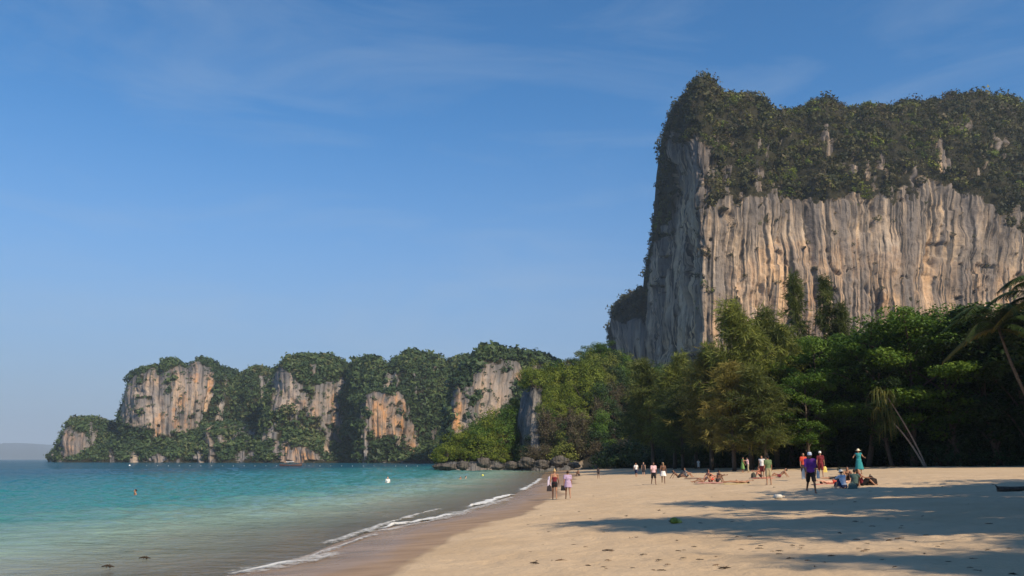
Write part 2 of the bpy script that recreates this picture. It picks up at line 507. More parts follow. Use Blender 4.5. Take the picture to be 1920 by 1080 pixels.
m.link(m.math('MULTIPLY', fr.outputs[0], 0.70), mxs.inputs[0]); m.link(body.outputs[0], mxs.inputs[1]); m.link(gl.outputs[0], mxs.inputs[2])
m.link(mxs.outputs[0], m.out.inputs[0])
sea = mesh_np('sea', n3(sx, sy, wv), grid_faces(len(rad), len(ang)), m.m, None, True, {'depth': dep})
tag(sea, 'calm turquoise sea filling the bay, pale and clear along the shore', 'sea', kind='structure')

# foam: low broken lips of white water lying along the shore
m = M('sea_foam'); v = m.geo()
e = m.attr('edge')
n = m.noise(v, 4.2, 6, 0.75)
m.color((0.70, 0.70, 0.67)); m.rough(0.7)
a = m.rng(m.math('ADD', m.math('MULTIPLY', e, 0.9), m.math('MULTIPLY', n, 1.9)), 1.12, 1.62)
trn = m.n('ShaderNodeBsdfTransparent'); ms = m.n('ShaderNodeMixShader')
m.link(a, ms.inputs[0]); m.link(trn.outputs[0], ms.inputs[1]); m.link(m.p.outputs[0], ms.inputs[2]); m.link(ms.outputs[0], m.out.inputs[0])
m.bump(n, 1.0, 0.08)
FOAM = m.m
def foam(pix, width, hgt, seed, label, power=1.0):
    rng = np.random.default_rng(seed)
    P = []
    for px, py in pix:
        Y = depth_at_z(py, 0.05); P.append((float(at(px, py, Y)[0]), float(Y)))
    P = np.array(P); L = np.concatenate([[0], np.cumsum(np.hypot(*np.diff(P, axis=0).T))])
    nl = max(30, int(L[-1] / 0.12)); u = np.linspace(0, L[-1], nl)
    cx, cyy = np.interp(u, L, P[:, 0]), np.interp(u, L, P[:, 1])
    k = np.ones(9) / 9; pad = lambda q: np.convolve(np.pad(q, 4, mode='edge'), k, 'valid')
    cx, cyy = pad(cx), pad(cyy)
    tx, ty = np.gradient(cx), np.gradient(cyy); q = np.hypot(tx, ty); nx, ny = ty / q, -tx / q
    w = np.linspace(-1, 1, 13)
    wob = 0.35 * width * fbm(n3(u * 0.5, u * 0 + seed, u * 0), 3, seed)
    ww = width * (0.65 + 0.5 * vnoise(n3(u * 0.7, u * 0 + 3, u * 0), seed + 1))
    ends = smooth01(u / 1.5) * smooth01((L[-1] - u) / 1.5)
    X = cx[:, None] + nx[:, None] * (wob[:, None] + ww[:, None] * w[None]); Yv = cyy[:, None] + ny[:, None] * (wob[:, None] + ww[:, None] * w[None])
    prof = np.clip(1 - w ** 2, 0, 1)[None] * ends[:, None]
    base = np.maximum(ground_z(X, Yv), 0.0) + 0.035
    Z = base + hgt * prof ** 1.2 * (0.7 + 0.5 * vnoise(n3(X * 1.3, Yv * 1.3, 0 * X), seed + 2).reshape(X.shape))
    o = mesh_np('foam', n3(X, Yv, Z), grid_faces(nl, 13), FOAM, None, True, {'edge': (prof * power).ravel()})
    tag(o, label, 'sea foam', kind='stuff')
foam([(415, 1080), (470, 1066), (540, 1052), (580, 1046)], 0.30, 0.035, 1, 'thin white foam line at the bottom edge where a wave runs out')
foam([(560, 1053), (640, 1024), (712, 998)], 0.30, 0.03, 2, 'faint lacy foam between the two brighter foam lines', 0.45)
foam([(415, 1083), (470, 1070), (540, 1057), (580, 1051), (640, 1030)], 0.75, 0.012, 6, 'lacy spent foam spread on the wet sand at the bottom edge', 0.50)
foam([(690, 1000), (760, 986), (815, 977), (860, 962), (900, 950), (965, 932)], 0.80, 0.012, 7, 'lacy spent foam behind the two bright wavelets', 0.42)
foam([(600, 1022), (680, 996), (760, 970), (830, 952)], 0.35, 0.05, 8, 'faint line of a second wavelet just off the shore', 0.50)
foam([(705, 992), (760, 981), (815, 972), (850, 962)], 0.40, 0.10, 3, 'bright white breaking wavelet, the longest foam line on the shore')
foam([(876, 951), (920, 938), (962, 926)], 0.50, 0.09, 4, 'white breaking wavelet farther along the shore')
foam([(975, 920), (1000, 908), (1013, 897)], 0.5, 0.06, 5, 'small foam patch on the shore left of the two walking women', 0.7)

# ------------------------------------------------------------------ limestone massifs
def in_poly(px, py, poly):
    r = np.zeros(px.shape, bool); n = len(poly); j = n - 1
    for i in range(n):
        xi, yi = poly[i]; xj, yj = poly[j]
        c = ((yi > py) != (yj > py)) & (px < (xj - xi) * (py - yi) / (yj - yi + 1e-9) + xi)
        r ^= c; j = i
    return r

def patches(PX, PY, polys, jit, freq, seed):
    """0/1 field of rough-edged patches, warm amount"""
    sh = PX.shape
    a = jit * fbm(n3(PX * freq, PY * freq, 0 * PX), 4, seed).reshape(sh)
    b = jit * fbm(n3(PX * freq, PY * freq, 0 * PX + 9), 4, seed + 5).reshape(sh)
    rock = np.zeros(sh); warm = np.zeros(sh)
    for wv_, poly in polys:
        k = in_poly(PX + a, PY + b, poly)
        rock[k] = 1; warm[k] = np.maximum(warm[k], wv_) if wv_ > 0 else warm[k]
    return rock, warm

def curve(pts, x):
    p = np.array(pts, float); return np.interp(x, p[:, 0], p[:, 1])

def h01(i, j, seed):
    h = (i.astype(np.int64) * 374761393 + j.astype(np.int64) * 668265263 + seed * 974634777) & 0xffffffff
    h = ((h ^ (h >> 13)) * 1274126177) & 0xffffffff
    return ((h ^ (h >> 16)) & 0xffff) / 65535.0

def columns(u, z, w, hgt, seed):
    """fluted wall: convex columns with sharp creases between them, broken off at uneven heights; returns (depth of own column, column bulge)"""
    o = 0 * u
    q = u / w + 0.55 * vnoise(n3(u / (w * 3.1), z / (hgt * 2.5), o), seed) + 0.22 * fbm(n3(u / w, z / (hgt * 0.7), o), 2, seed + 1)
    i = np.floor(q); f = q - i
    k = z / hgt + 7 * h01(i, 0 * i, seed + 2) + 0.35 * vnoise(n3(u / w * 1.3, z / hgt, o + 5), seed + 3)
    j = np.floor(k); g = k - j
    d0, d1 = h01(i, j, seed + 4), h01(i, j + 1, seed + 4)
    t = smooth01((g - 0.86) / 0.14)
    return d0 * (1 - t) + d1 * t, 1 - np.abs(2 * f - 1) ** 2.2

def rock_relief(u, z, fa, fl, seed):
    """broken limestone: buttresses, fluted columns, deep cracks, hanging ledges and pockets (metres)"""
    o = 0 * u
    A, a1 = columns(u, z, fl * 3.6, fl * 22, seed + 100)
    B, b1 = columns(u, z, fl * 1.25, fl * 13, seed + 200)
    Cc, c1 = columns(u, z, fl * 0.42, fl * 6.5, seed + 300)
    crack = np.clip(ridged(n3(u / (fl * 0.8) + 0.5 * fbm(n3(u / fl, z / (fl * 4), o), 2, seed + 9), z / (fl * 14), o + 1), 1, seed + 23) - 0.90, 0, 1) / 0.10
    gate = smooth01((vnoise(n3(u / (fl * 1.7), z / (fl * 5), o + 8), seed + 24) + 0.05) / 0.3)
    led = smooth01((vnoise(n3(u / (fl * 2.6), z / (fl * 2.2), o + 2), seed + 4) - 0.42) / 0.10)
    poc = smooth01((vnoise(n3(u / (fl * 0.7), z / (fl * 0.9), o + 2), seed + 5) - 0.55) / 0.12)
    return fa * (1.5 * A + 0.5 * a1 + 0.62 * B + 0.42 * b1 + 0.20 * Cc + 0.20 * c1 - 1.7 * crack * gate - 0.9 * led * gate - 0.3 * poc + 0.25 * fbm(n3(u / (fl * .30), z / (fl * .5), o), 2, seed + 6) - 1.3)

def massif(name, label, px, Yf, base, crest, nr, setback, polys, mat, seed, dome=2.2, lean=0.12, relief=(6, 40, 2.5, 10), flute=(3.0, 6.0), jit=5, freq=0.06, back=60.0, crest_jit=1.5, min_z=-3.0, lobes=0.0, shift=None, peek=9.0, tuft=9.0):
    px, Yf, base, crest = (np.asarray(q, float) for q in (px, Yf, base, crest))
    nc = len(px); s = np.linspace(0, 1, nr)[:, None]
    crest = crest + crest_jit * fbm(n3(px * 0.12, px * 0, px * 0), 3, seed)
    PY = base[None] + (crest - base)[None] * s
    PX = np.repeat(px[None], nr, 0)
    if shift is not None: PX = PX + shift(PX, PY)
    rock, warm = patches(PX, PY, polys, jit, freq, seed)
    if peek < 5:
        pk = fbm(n3(PX * 0.075, PY * 0.022, 0 * PX), 4, seed + 40).reshape(PX.shape)
        rock = np.maximum(rock, ((pk > peek) & (s < 0.93)) * 1.0)
    if tuft < 5:
        tf_ = fbm(n3(PX * 0.06, PY * 0.075, 0 * PX), 4, seed + 50).reshape(PX.shape)
        rock = np.where(tf_ > tuft, 0.0, rock)
    rec = lean * s + (1 - lean) * (1 - np.sqrt(np.clip(1 - s ** dome, 0, 1)))
    Y = Yf[None] + np.asarray(setback)[None] * rec
    x, y, z = at(PX, PY, Y)
    bx, by = x[0], y[0]
    tx, ty = np.gradient(bx), np.gradient(by); q = np.hypot(tx, ty) + 1e-9
    k = np.ones(7) / 7; sm = lambda a: np.convolve(np.pad(a, 3, mode='edge'), k, 'valid')
    nx, ny = sm(ty / q), sm(-tx / q)
    u = np.concatenate([[0], np.cumsum(np.hypot(np.diff(bx), np.diff(by)))])
    U = np.repeat(u[None], nr, 0)
    A1, L1, A2, L2 = relief
    d = A1 * fbm(n3(U / L1, z / L1 * 0.6, 0 * z), 3, seed + 1) + A2 * fbm(n3(U / L2, z / L2, 0 * z + 4), 3, seed + 2)
    fa, fl = flute
    d = d + rock.ravel() * rock_relief(U.ravel(), z.ravel(), fa, fl, seed) + (1 - rock.ravel()) * lobes * fbm(n3(U / 9, z / 9, 0 * z), 3, seed + 6)
    fade = np.repeat((smooth01((1.0 - s) / 0.10) * 0.8 + 0.2), nc, 1)
    d = d.reshape(U.shape) * fade
    x = x + nx[None] * d; y = y + ny[None] * d
    rows_x, rows_y, rows_z = [x], [y], [z]
    for kk, dz in ((0.12, 1.0), (0.3, 0.985), (0.6, 0.93), (1.0, 0.75)):
        t = (Y[-1] + back * kk) / Y[-1]
        # straight back along world +Y, keeping a rounded top
        rows_x.append((x[-1] + 0.05 * back * kk)[None]); rows_y.append((y[-1] + back * kk)[None]); rows_z.append((z[-1] * dz)[None])
    rows_x.append(rows_x[-1] + 0.2 * back * 0); rows_y.append(rows_y[-1] + back * 0.3); rows_z.append(np.full((1, nc), min_z))
    X = np.concatenate(rows_x); Yv = np.concatenate(rows_y); Z = np.maximum(np.concatenate(rows_z), min_z)
    R = np.concatenate([rock] + [np.zeros((1, nc))] * 5); Wm = np.concatenate([warm] + [np.zeros((1, nc))] * 5)
    NRt = X.shape[0]
    stain = np.zeros_like(R); reach = max(4, int(nr * 0.30))
    hang = fbm(n3(px * 0.10, px * 0, px * 0), 4, seed + 60) * 0.5 + 0.55
    for kk in range(1, reach):
        up_ = np.vstack([1 - R[kk:], np.zeros((kk, nc))])
        stain = np.maximum(stain, up_ * np.clip(1 - kk / (reach * hang[None]), 0, 1))
    wall = np.stack([np.repeat(u[None], NRt, 0).ravel(), Z.ravel(), 0 * Z.ravel()], 1)
    o = mesh_np(name, n3(X, Yv, Z), grid_faces(NRt, nc), mat, None, True, {'wall': wall, 'veg': 1 - R.ravel(), 'warm': Wm.ravel(), 'stain': (stain * R).ravel()})
    tag(o, label, name.replace('_', ' '), kind='structure')
    return dict(X=X, Y=Yv, Z=Z, R=R, nr=nr)

def make_clump(rng, nleaf, leaf, flat=0.75):
    d = rng.normal(size=(nleaf, 3)); d /= np.linalg.norm(d, axis=1)[:, None]
    r = rng.uniform(0.55, 1.0, nleaf) ** 0.6
    r *= 0.8 + 0.35 * vnoise(d * 1.7 + rng.uniform(0, 50), 3)
    c = d * r[:, None] * np.array([1, 1, flat])
    nrm = d + rng.normal(size=(nleaf, 3)) * 0.55 + np.array([0, 0, 0.45]); nrm /= np.linalg.norm(nrm, axis=1)[:, None]
    V, _ = leaf_quads(c, nrm, rng.uniform(0.8, 1.45, nleaf) * leaf, rng.uniform(0.9, 1.45, nleaf) * leaf, rng)
    V = V.reshape(-1, 4, 3)[:, :3].reshape(-1, 3)                     # three-cornered leaves
    return V, np.arange(3 * nleaf).reshape(-1, 3)

def leaf_quads(c, nrm, L, Wd, rng, direction=None):
    n = len(c)
    t = rng.normal(size=(n, 3)) if direction is None else direction
    t = t - nrm * np.sum(t * nrm, 1)[:, None]; t /= np.linalg.norm(t, axis=1)[:, None] + 1e-9
    b = np.cross(nrm, t)
    L = np.broadcast_to(L, n)[:, None] * 0.5; Wd = np.broadcast_to(Wd, n)[:, None] * 0.5
    V = np.stack([c - t * L, c + b * Wd, c + t * L, c - b * Wd], 1).reshape(-1, 3)
    return V, np.arange(4 * n).reshape(n, 4)

def scatter(P, size, tint, clumps, rng):
    """copies of leaf clumps at points P as one vertex / quad array"""
    Vs, Qs, Ts, n0 = [], [], [], 0
    kind = rng.integers(0, len(clumps), len(P)); rz = rng.uniform(0, 6.283, len(P))
    for k, (V, Q) in enumerate(clumps):
        idx = np.where(kind == k)[0]
        if not len(idx): continue
        c, s = np.cos(rz[idx])[:, None], np.sin(rz[idx])[:, None]
        x = V[None, :, 0] * c - V[None, :, 1] * s; y = V[None, :, 0] * s + V[None, :, 1] * c
        z = np.repeat(V[None, :, 2], len(idx), 0)
        W3 = np.stack([x, y, z], 2) * size[idx][:, None, None] + P[idx][:, None, :]
        lt = np.repeat(rng.uniform(-0.14, 0.14, (len(idx), len(V) // 3)), 3, 1)
        Ts.append((tint[idx][:, None] + lt).ravel())
        off_ = n0 + np.arange(len(idx))[:, None, None] * len(V)
        Qs.append((Q[None] + off_).reshape(-1, 3)); Vs.append(W3.reshape(-1, 3)); n0 += len(idx) * len(V)
    return np.concatenate(Vs), np.concatenate(Qs), np.clip(np.concatenate(Ts), 0, 1)

def clothe(g, n, size, mat, seed, label, nleaf=20, leaf=0.60, cap_rows=3, rock_prob=0.02, tscale=25.0, zmin=0.5, lift=0.25, name='forest', tbias=0.0, keep=None):
    """tree cover of a massif: clumps of leaves on every part of it that is not bare rock"""
    rng = np.random.default_rng(seed)
    nr = g['nr'] + cap_rows
    X, Y, Z, R = (g[k][:nr] for k in 'XYZR')
    P = np.stack([X, Y, Z], 2)
    a = P[1:, :-1] - P[:-1, :-1]; b = P[:-1, 1:] - P[:-1, :-1]
    ar = np.linalg.norm(np.cross(a, b), axis=2)
    near_rock = np.maximum.reduce([np.roll(np.roll(R, a_, 0), b_, 1) for a_ in (-2, 0, 1) for b_ in (-2, 0, 2)])
    w = ar * np.where(R[:-1, :-1] > 0.5, rock_prob, np.where(near_rock[:-1, :-1] > 0.5, 0.35, 1.0)) * (Z[:-1, :-1] > zmin)
    if keep is not None: w = w * keep(P[:-1, :-1])
    w = w.ravel() / w.sum()
    idx = rng.choice(len(w), n, p=w); i, j = np.unravel_index(idx, ar.shape)
    f1, f2 = rng.uniform(size=(2, n, 1))
    pt = P[i, j] + a[i, j] * f1 + b[i, j] * f2
    sz = size * np.clip(rng.lognormal(-0.08, 0.38, n), 0.4, 2.2)
    sz = np.where(R[i, j] > 0.5, sz * 0.55, sz)
    pt[:, 2] += sz * lift; pt[:, 1] -= sz * 0.15
    tint = 0.42 + tbias + 0.62 * fbm(pt / tscale, 3, seed) + rng.normal(size=n) * 0.19
    clumps = [make_clump(rng, nleaf, leaf) for _ in range(7)]
    V, Q, T = scatter(pt, sz, tint, clumps, rng)
    o = mesh_np(name, V, Q, mat, None, False, {'tint': T})
    tag(o, label, 'forest', kind='stuff')
    return o

def py_of(z, Y):
    k = (np.asarray(z, float) - EYE) / np.asarray(Y, float)
    dy = (k * CP - SP) / (CP + k * SP)
    return 540.0 - dy * F_PX

# ---- far shore: one massif behind another, 370 to 1100 m away
FARY = [(60, 740), (300, 690), (600, 610), (800, 530), (900, 500), (1080, 470)]
def far_massif(name, label, px0, px1, crest_pts, dy, setback, polys, seed, mat=ROCK_FAR, round_=45, tilt=0.10, **kw):
    nc = int((px1 - px0) * 0.62) + 2
    px = np.linspace(px0, px1, nc)
    t = (px - px0) / (px1 - px0)
    Y = np.interp(0.5 * (px0 + px1), *np.array(FARY, float).T) + tilt * (px - 0.5 * (px0 + px1)) + dy + round_ * (np.abs(2 * t - 1) ** 2.6)
    cr = curve(crest_pts, px)
    base = py_of(-2.0, Y)
    nr = max(26, int((base.max() - cr.min()) * 0.6))
    sc = 0.85
    kw.setdefault('relief', (9 * sc, 55 * sc, 4.0 * sc, 16 * sc)); kw.setdefault('flute', (3.0 * sc, 9 * sc)); kw.setdefault('lobes', 3.0 * sc); kw.setdefault('peek', 0.31); kw.setdefault('crest_jit', 4.5); kw.setdefault('tuft', 0.38)
    return massif(name, label, px, Y, base, cr, nr, np.full(nc, setback), polys, mat, seed, back=70.0, jit=14, freq=0.055, **kw), sc

g1, s1 = far_massif('mountain', 'low wooded islet hill at the far left end of the headland with a pale cliff at its tip', 88, 235,
    [(88, 862), (100, 848), (120, 838), (126, 800), (135, 790), (150, 785), (175, 787), (188, 800), (205, 797), (235, 815)], 40, 60,
    [(0.6, [(122, 812), (140, 800), (155, 815), (170, 830), (172, 862), (128, 866)]), (0.2, [(172, 826), (185, 830), (184, 850), (172, 850)])], 11)
clothe(g1, 3000, 3.1 * s1, FOL['far'], 111, 'dark green woods on the low islet hill at the far left', tscale=30)
g2, s2 = far_massif('mountain', 'broad round topped limestone massif with grey and orange cliffs at the left of the bay', 222, 480,
    [(222, 800), (228, 760), (236, 725), (250, 703), (270, 692), (293, 686), (300, 694), (312, 678), (325, 675), (335, 688), (346, 690), (355, 680), (375, 673), (393, 684), (402, 692), (425, 692), (440, 702), (450, 722), (465, 760), (480, 800)], 60, 75,
    [(0.25, [(226, 800), (230, 745), (250, 710), (290, 690), (300, 700), (330, 682), (365, 676), (398, 688), (402, 735), (388, 770), (375, 800), (355, 805), (335, 812), (305, 815), (280, 800), (250, 806)]),
     (1.0, [(352, 700), (375, 695), (372, 722), (355, 712)]), (1.0, [(385, 700), (400, 695), (400, 735), (390, 735)]), (1.0, [(312, 768), (330, 765), (345, 785), (358, 792), (352, 806), (310, 800)]), (0.7, [(285, 780), (310, 770), (300, 815), (283, 812)]), (0.8, [(335, 740), (350, 738), (348, 765), (336, 760)]), (0.6, [(365, 745), (382, 742), (378, 780), (366, 775)])], 12, lean=0.10, dome=3.2, tilt=0.22, round_=30)
clothe(g2, 5000, 3.1 * s2, FOL['far'], 112, 'dark green woods over the crown and right flank of the left massif', rock_prob=0.09, tscale=30)
g3, s3 = far_massif('mountain', 'wooded saddle hill between the two left massifs', 425, 560,
    [(425, 770), (440, 735), (452, 706), (465, 697), (480, 692), (500, 693), (510, 700), (530, 720), (560, 760)], 110, 70, [], 13)
clothe(g3, 2900, 3.2 * s3, FOL['far'], 113, 'dense green woods on the saddle hill between the two left massifs', tscale=30)
g4, s4 = far_massif('mountain', 'large domed limestone massif with a tall cliff at its right edge in the middle of the bay', 495, 705,
    [(495, 830), (500, 765), (506, 715), (518, 690), (540, 676), (565, 668), (590, 667), (615, 670), (632, 676), (645, 688), (660, 695), (680, 720), (705, 770)], 60, 55,
    [(0.2, [(505, 770), (508, 712), (525, 690), (545, 700), (560, 725), (600, 722), (640, 712), (660, 722), (664, 790), (650, 825), (625, 843), (610, 840), (608, 790), (580, 775), (560, 765), (540, 760), (520, 775)]),
     (0.9, [(628, 725), (655, 720), (662, 790), (640, 835), (618, 840), (612, 800), (622, 770)]), (0.5, [(545, 745), (600, 750), (605, 790), (570, 770)])], 14, lean=0.10, dome=3.0, tilt=0.25, round_=25)
clothe(g4, 5000, 3.1 * s4, FOL['far'], 114, 'dark green woods over the domed middle massif', rock_prob=0.10, tscale=25)
g5, s5 = far_massif('mountain', 'long wooded ridge with rounded humps behind the square cliff', 635, 905,
    [(635, 740), (650, 700), (668, 676), (690, 673), (708, 678), (722, 684), (738, 690), (745, 675), (762, 665), (785, 664), (808, 668), (825, 678), (840, 680), (852, 672), (875, 669), (905, 680)], 95, 60, [(0.2, [(838, 690), (850, 700), (846, 730), (838, 725)])], 15)
clothe(g5, 6000, 3.4 * s5, FOL['far'], 115, 'unbroken green woods along the humped ridge in the middle', tscale=25)
g6, s6 = far_massif('mountain', 'square orange limestone buttress standing in front of the humped ridge', 662, 800,
    [(662, 800), (674, 770), (684, 742), (700, 735), (730, 733), (752, 732), (764, 738), (770, 760), (774, 790), (785, 798), (800, 820)], 48, 28,
    [(0.8, [(674, 812), (680, 765), (690, 738), (730, 737), (762, 738), (768, 790), (790, 805), (788, 850), (770, 850), (768, 825), (735, 810), (700, 835), (705, 815), (690, 805)]),
     (1.0, [(700, 790), (766, 780), (790, 808), (788, 850), (772, 850), (766, 822), (735, 808), (705, 825)])], 16, lean=0.12, dome=5.0, tilt=0.25, round_=18)
clothe(g6, 1500, 2.8 * s6, FOL['far'], 116, 'green woods at the foot and top of the square orange buttress', rock_prob=0.06, tscale=25)
g7, s7 = far_massif('mountain', 'tall grey and cream limestone massif with a wooded peak right of the bay', 835, 1065,
    [(835, 850), (843, 760), (848, 728), (856, 705), (870, 690), (884, 678), (898, 662), (912, 655), (930, 652), (945, 656), (958, 663), (985, 664), (1005, 667), (1025, 672), (1045, 685), (1065, 712)], 4, 40,
    [(0.25, [(842, 812), (846, 728), (862, 728), (880, 730), (892, 705), (900, 685), (930, 680), (960, 678), (982, 682), (983, 712), (970, 740), (950, 775), (925, 790), (900, 790), (880, 800), (862, 815)]),
     (0.9, [(843, 812), (848, 728), (862, 730), (858, 800)]), (1.0, [(962, 695), (983, 692), (982, 718), (966, 720)])], 17, lean=0.10, dome=2.6, tilt=0.34, round_=12)
clothe(g7, 4800, 3.1 * s7, FOL['far'], 117, 'dark green woods over the peak of the tall right massif', rock_prob=0.07, tscale=25)
g8, s8 = far_massif('hill', 'low wooded shore slope running along the foot of the far cliffs', 118, 900,
    [(118, 862), (140, 850), (175, 830), (200, 812), (240, 814), (290, 822), (330, 826), (360, 814), (385, 800), (420, 794), (450, 798), (490, 804), (520, 800), (560, 792), (600, 812), (640, 848), (680, 834), (720, 836), (770, 846), (800, 840), (840, 815), (870, 800), (900, 790)], 0, 75,
    [(0.4, [(388, 812), (392, 785), (402, 788), (405, 812)]), (0.3, [(427, 835), (432, 800), (446, 800), (445, 835)]), (0.5, [(447, 825), (452, 798), (461, 800), (460, 825)]), (0.3, [(487, 812), (490, 800), (500, 800), (494, 815)]),
     (0.8, [(515, 845), (525, 823), (540, 822), (548, 845), (575, 840), (600, 848), (604, 864), (535, 870)]), (0.3, [(460, 862), (465, 848), (480, 850), (490, 864)]), (0.2, [(268, 866), (275, 858), (312, 860), (318, 866)])], 18, lean=0.5, dome=2.0, round_=20, tilt=-0.20)
clothe(g8, 8800, 3.2 * s8, FOL['far'], 118, 'mixed green and olive shore woods at the foot of the far cliffs', tscale=22, tbias=0.12, zmin=1.5)
# distant haze-blue ridge on the horizon, far left
pxr = np.linspace(-160, 190, 120)
massif('hill', 'faint hazy blue ridge on the horizon at the far left', pxr, np.full(120, 9500.0), np.full(120, py_of(-8.0, 9500.0)), curve([(-160, 842), (-60, 836), (20, 831), (70, 834), (110, 846), (190, 862)], pxr), 20, np.full(120, 1200.0), [], ROCK_FAR, 19, relief=(90, 900, 30, 250), back=1500, crest_jit=2, min_z=-9)

# ---- the big wall on the right, about 450 m away
ncf = 120
pxm = np.concatenate([np.linspace(1203, 1249, 60), np.linspace(1249.6, 1312, 120)[0:], np.linspace(1313.2, 1925, 440), np.linspace(1930, 2330, 50)])
Ym = curve([(1203, 640), (1215, 600), (1235, 555), (1249, 525), (1275, 482), (1300, 452), (1316, 444), (1345, 444), (1500, 456), (1700, 470), (1925, 492), (2330, 560)], pxm)
crm = curve([(1203, 455), (1207, 436), (1213, 415), (1220, 402), (1228, 390), (1238, 376), (1249, 360), (1249.7, 300), (1251, 228), (1256, 214), (1265, 202), (1277, 194), (1284, 178), (1296, 160), (1310, 147), (1324, 143), (1337, 152), (1345, 172), (1354, 184), (1370, 176), (1398, 174), (1418, 180), (1436, 188), (1446, 208), (1456, 220), (1470, 212), (1490, 205), (1510, 203), (1530, 192), (1552, 188), (1572, 193), (1590, 208), (1600, 206), (1625, 198), (1650, 203), (1680, 197), (1700, 192), (1740, 192), (1770, 186), (1800, 180), (1840, 177), (1880, 184), (1905, 190), (1925, 210), (2050, 240), (2330, 420)], pxm)
bm = py_of(4.0, Ym)
sbm = curve([(1203, 20), (1249, 25), (1275, 40), (1312, 60), (1350, 95), (1500, 115), (1925, 130), (2330, 90)], pxm)
def shift_m(PX, PY):
    k = smooth01((PY - 300) / 60.0) * smooth01((1322 - PX) / 40.0) * smooth01((PX - 1246) / 8.0)
    low = smooth01((PY - 285) / 45.0)
    return 9.0 * k * low + 11.0 * smooth01((1330 - PX) / 50.0) * low + 9.0 * smooth01((1236 - PX) / 20.0) * low
polys_m = [
    (0.0, [(1200, 700), (1206, 470), (1215, 455), (1240, 440), (1262, 430), (1270, 380), (1266, 330), (1255, 290), (1252, 262), (1262, 250), (1285, 262), (1300, 270), (1326, 265), (1335, 300), (1330, 330), (1318, 345), (1330, 372), (1318, 398), (1345, 392), (1362, 372), (1395, 378), (1420, 382), (1450, 370), (1478, 366), (1500, 380), (1530, 368), (1560, 380), (1600, 372), (1640, 372), (1665, 385), (1690, 380), (1712, 350), (1740, 338), (1760, 362), (1800, 362), (1830, 368), (1860, 385), (1885, 412), (1925, 440), (2050, 460), (2330, 520), (2330, 700)]),
    (0.5, [(1288, 262), (1330, 268), (1334, 318), (1322, 335), (1300, 330)]), (0.35, [(1345, 640), (1340, 560), (1400, 480), (1520, 440), (1640, 470), (1760, 480), (1900, 480), (1920, 600), (1500, 640)]),
    (0.8, [(1480, 540), (1530, 530), (1540, 600), (1480, 610)]), (0.7, [(1620, 580), (1660, 560), (1680, 600), (1640, 610)]),
    (0.2, [(1590, 300), (1602, 298), (1600, 330), (1592, 335)]), (0.2, [(1405, 320), (1422, 318), (1424, 345), (1410, 345)])]
gm = massif('mountain', 'towering pale limestone cliff with dark streaks and a wooded top behind the beach trees', pxm, Ym, bm, crm, 250, sbm, polys_m, ROCK_BIG, 21,
            dome=2.3, lean=0.03, relief=(6.0, 50, 2.4, 14), flute=(2.6, 5.0), jit=26, freq=0.045, back=110, crest_jit=6.0, lobes=7.0, shift=shift_m, peek=0.37, tuft=0.55)
clothe(gm, 6400, 3.1, FOL['cliff'], 121, 'dark olive scrub and trees covering the top of the towering cliff', nleaf=46, leaf=0.40, rock_prob=0.02, tscale=16, zmin=20, cap_rows=4, keep=lambda P: np.where(P[..., 0] > 430, 0.12, np.where((P[..., 1] > 520) & (P[..., 0] < 118), 0.5, 1.0)))
clothe(gm, 600, 3.4, FOL['brown'], 131, 'half bare grey brown scrub among the trees on the towering cliff', nleaf=44, leaf=0.24, rock_prob=0.05, tscale=9, zmin=40, cap_rows=2, tbias=-0.1)
clothe(gm, 700, 2.6, FOL['lime'], 132, 'sunlit yellow green bushes dotted over the top of the towering cliff', nleaf=40, leaf=0.36, rock_prob=0.04, tscale=9, zmin=60, cap_rows=1, tbias=-0.2, keep=lambda P: np.clip(fbm(P.reshape(-1, 3) / 22.0, 3, 9).reshape(P.shape[:2]) - 0.02, 0, 1) ** 1.5)
# smaller bluff half hidden behind its left side
pxb = np.linspace(1134, 1262, 110)
gb = massif('mountain', 'smaller rounded bluff half hidden behind the left side of the towering cliff', pxb, 690 + 60 * np.abs((pxb - 1215) / 80) ** 2.5, py_of(4.0, np.full(110, 690.0)),
            curve([(1134, 640), (1136, 600), (1142, 582), (1150, 568), (1162, 556), (1180, 550), (1198, 544), (1215, 545), (1262, 560)], pxb), 90, np.full(110, 50.0),
            [(0.15, [(1130, 700), (1133, 598), (1160, 605), (1185, 598), (1210, 610), (1265, 600), (1265, 700)])], ROCK_BIG, 22, lean=0.05, dome=2.6, relief=(5, 40, 2.5, 14), flute=(2.4, 6), jit=12, freq=0.05, lobes=3,
            shift=lambda PX, PY: 8 + 14 * smooth01((PY - 600) / 70.0) * smooth01((1200 - PX) / 60))
clothe(gb, 900, 3.4, FOL['cliff'], 122, 'dark scrub over the smaller bluff beside the towering cliff', nleaf=40, leaf=0.42, rock_prob=0.02, tscale=16, zmin=30)

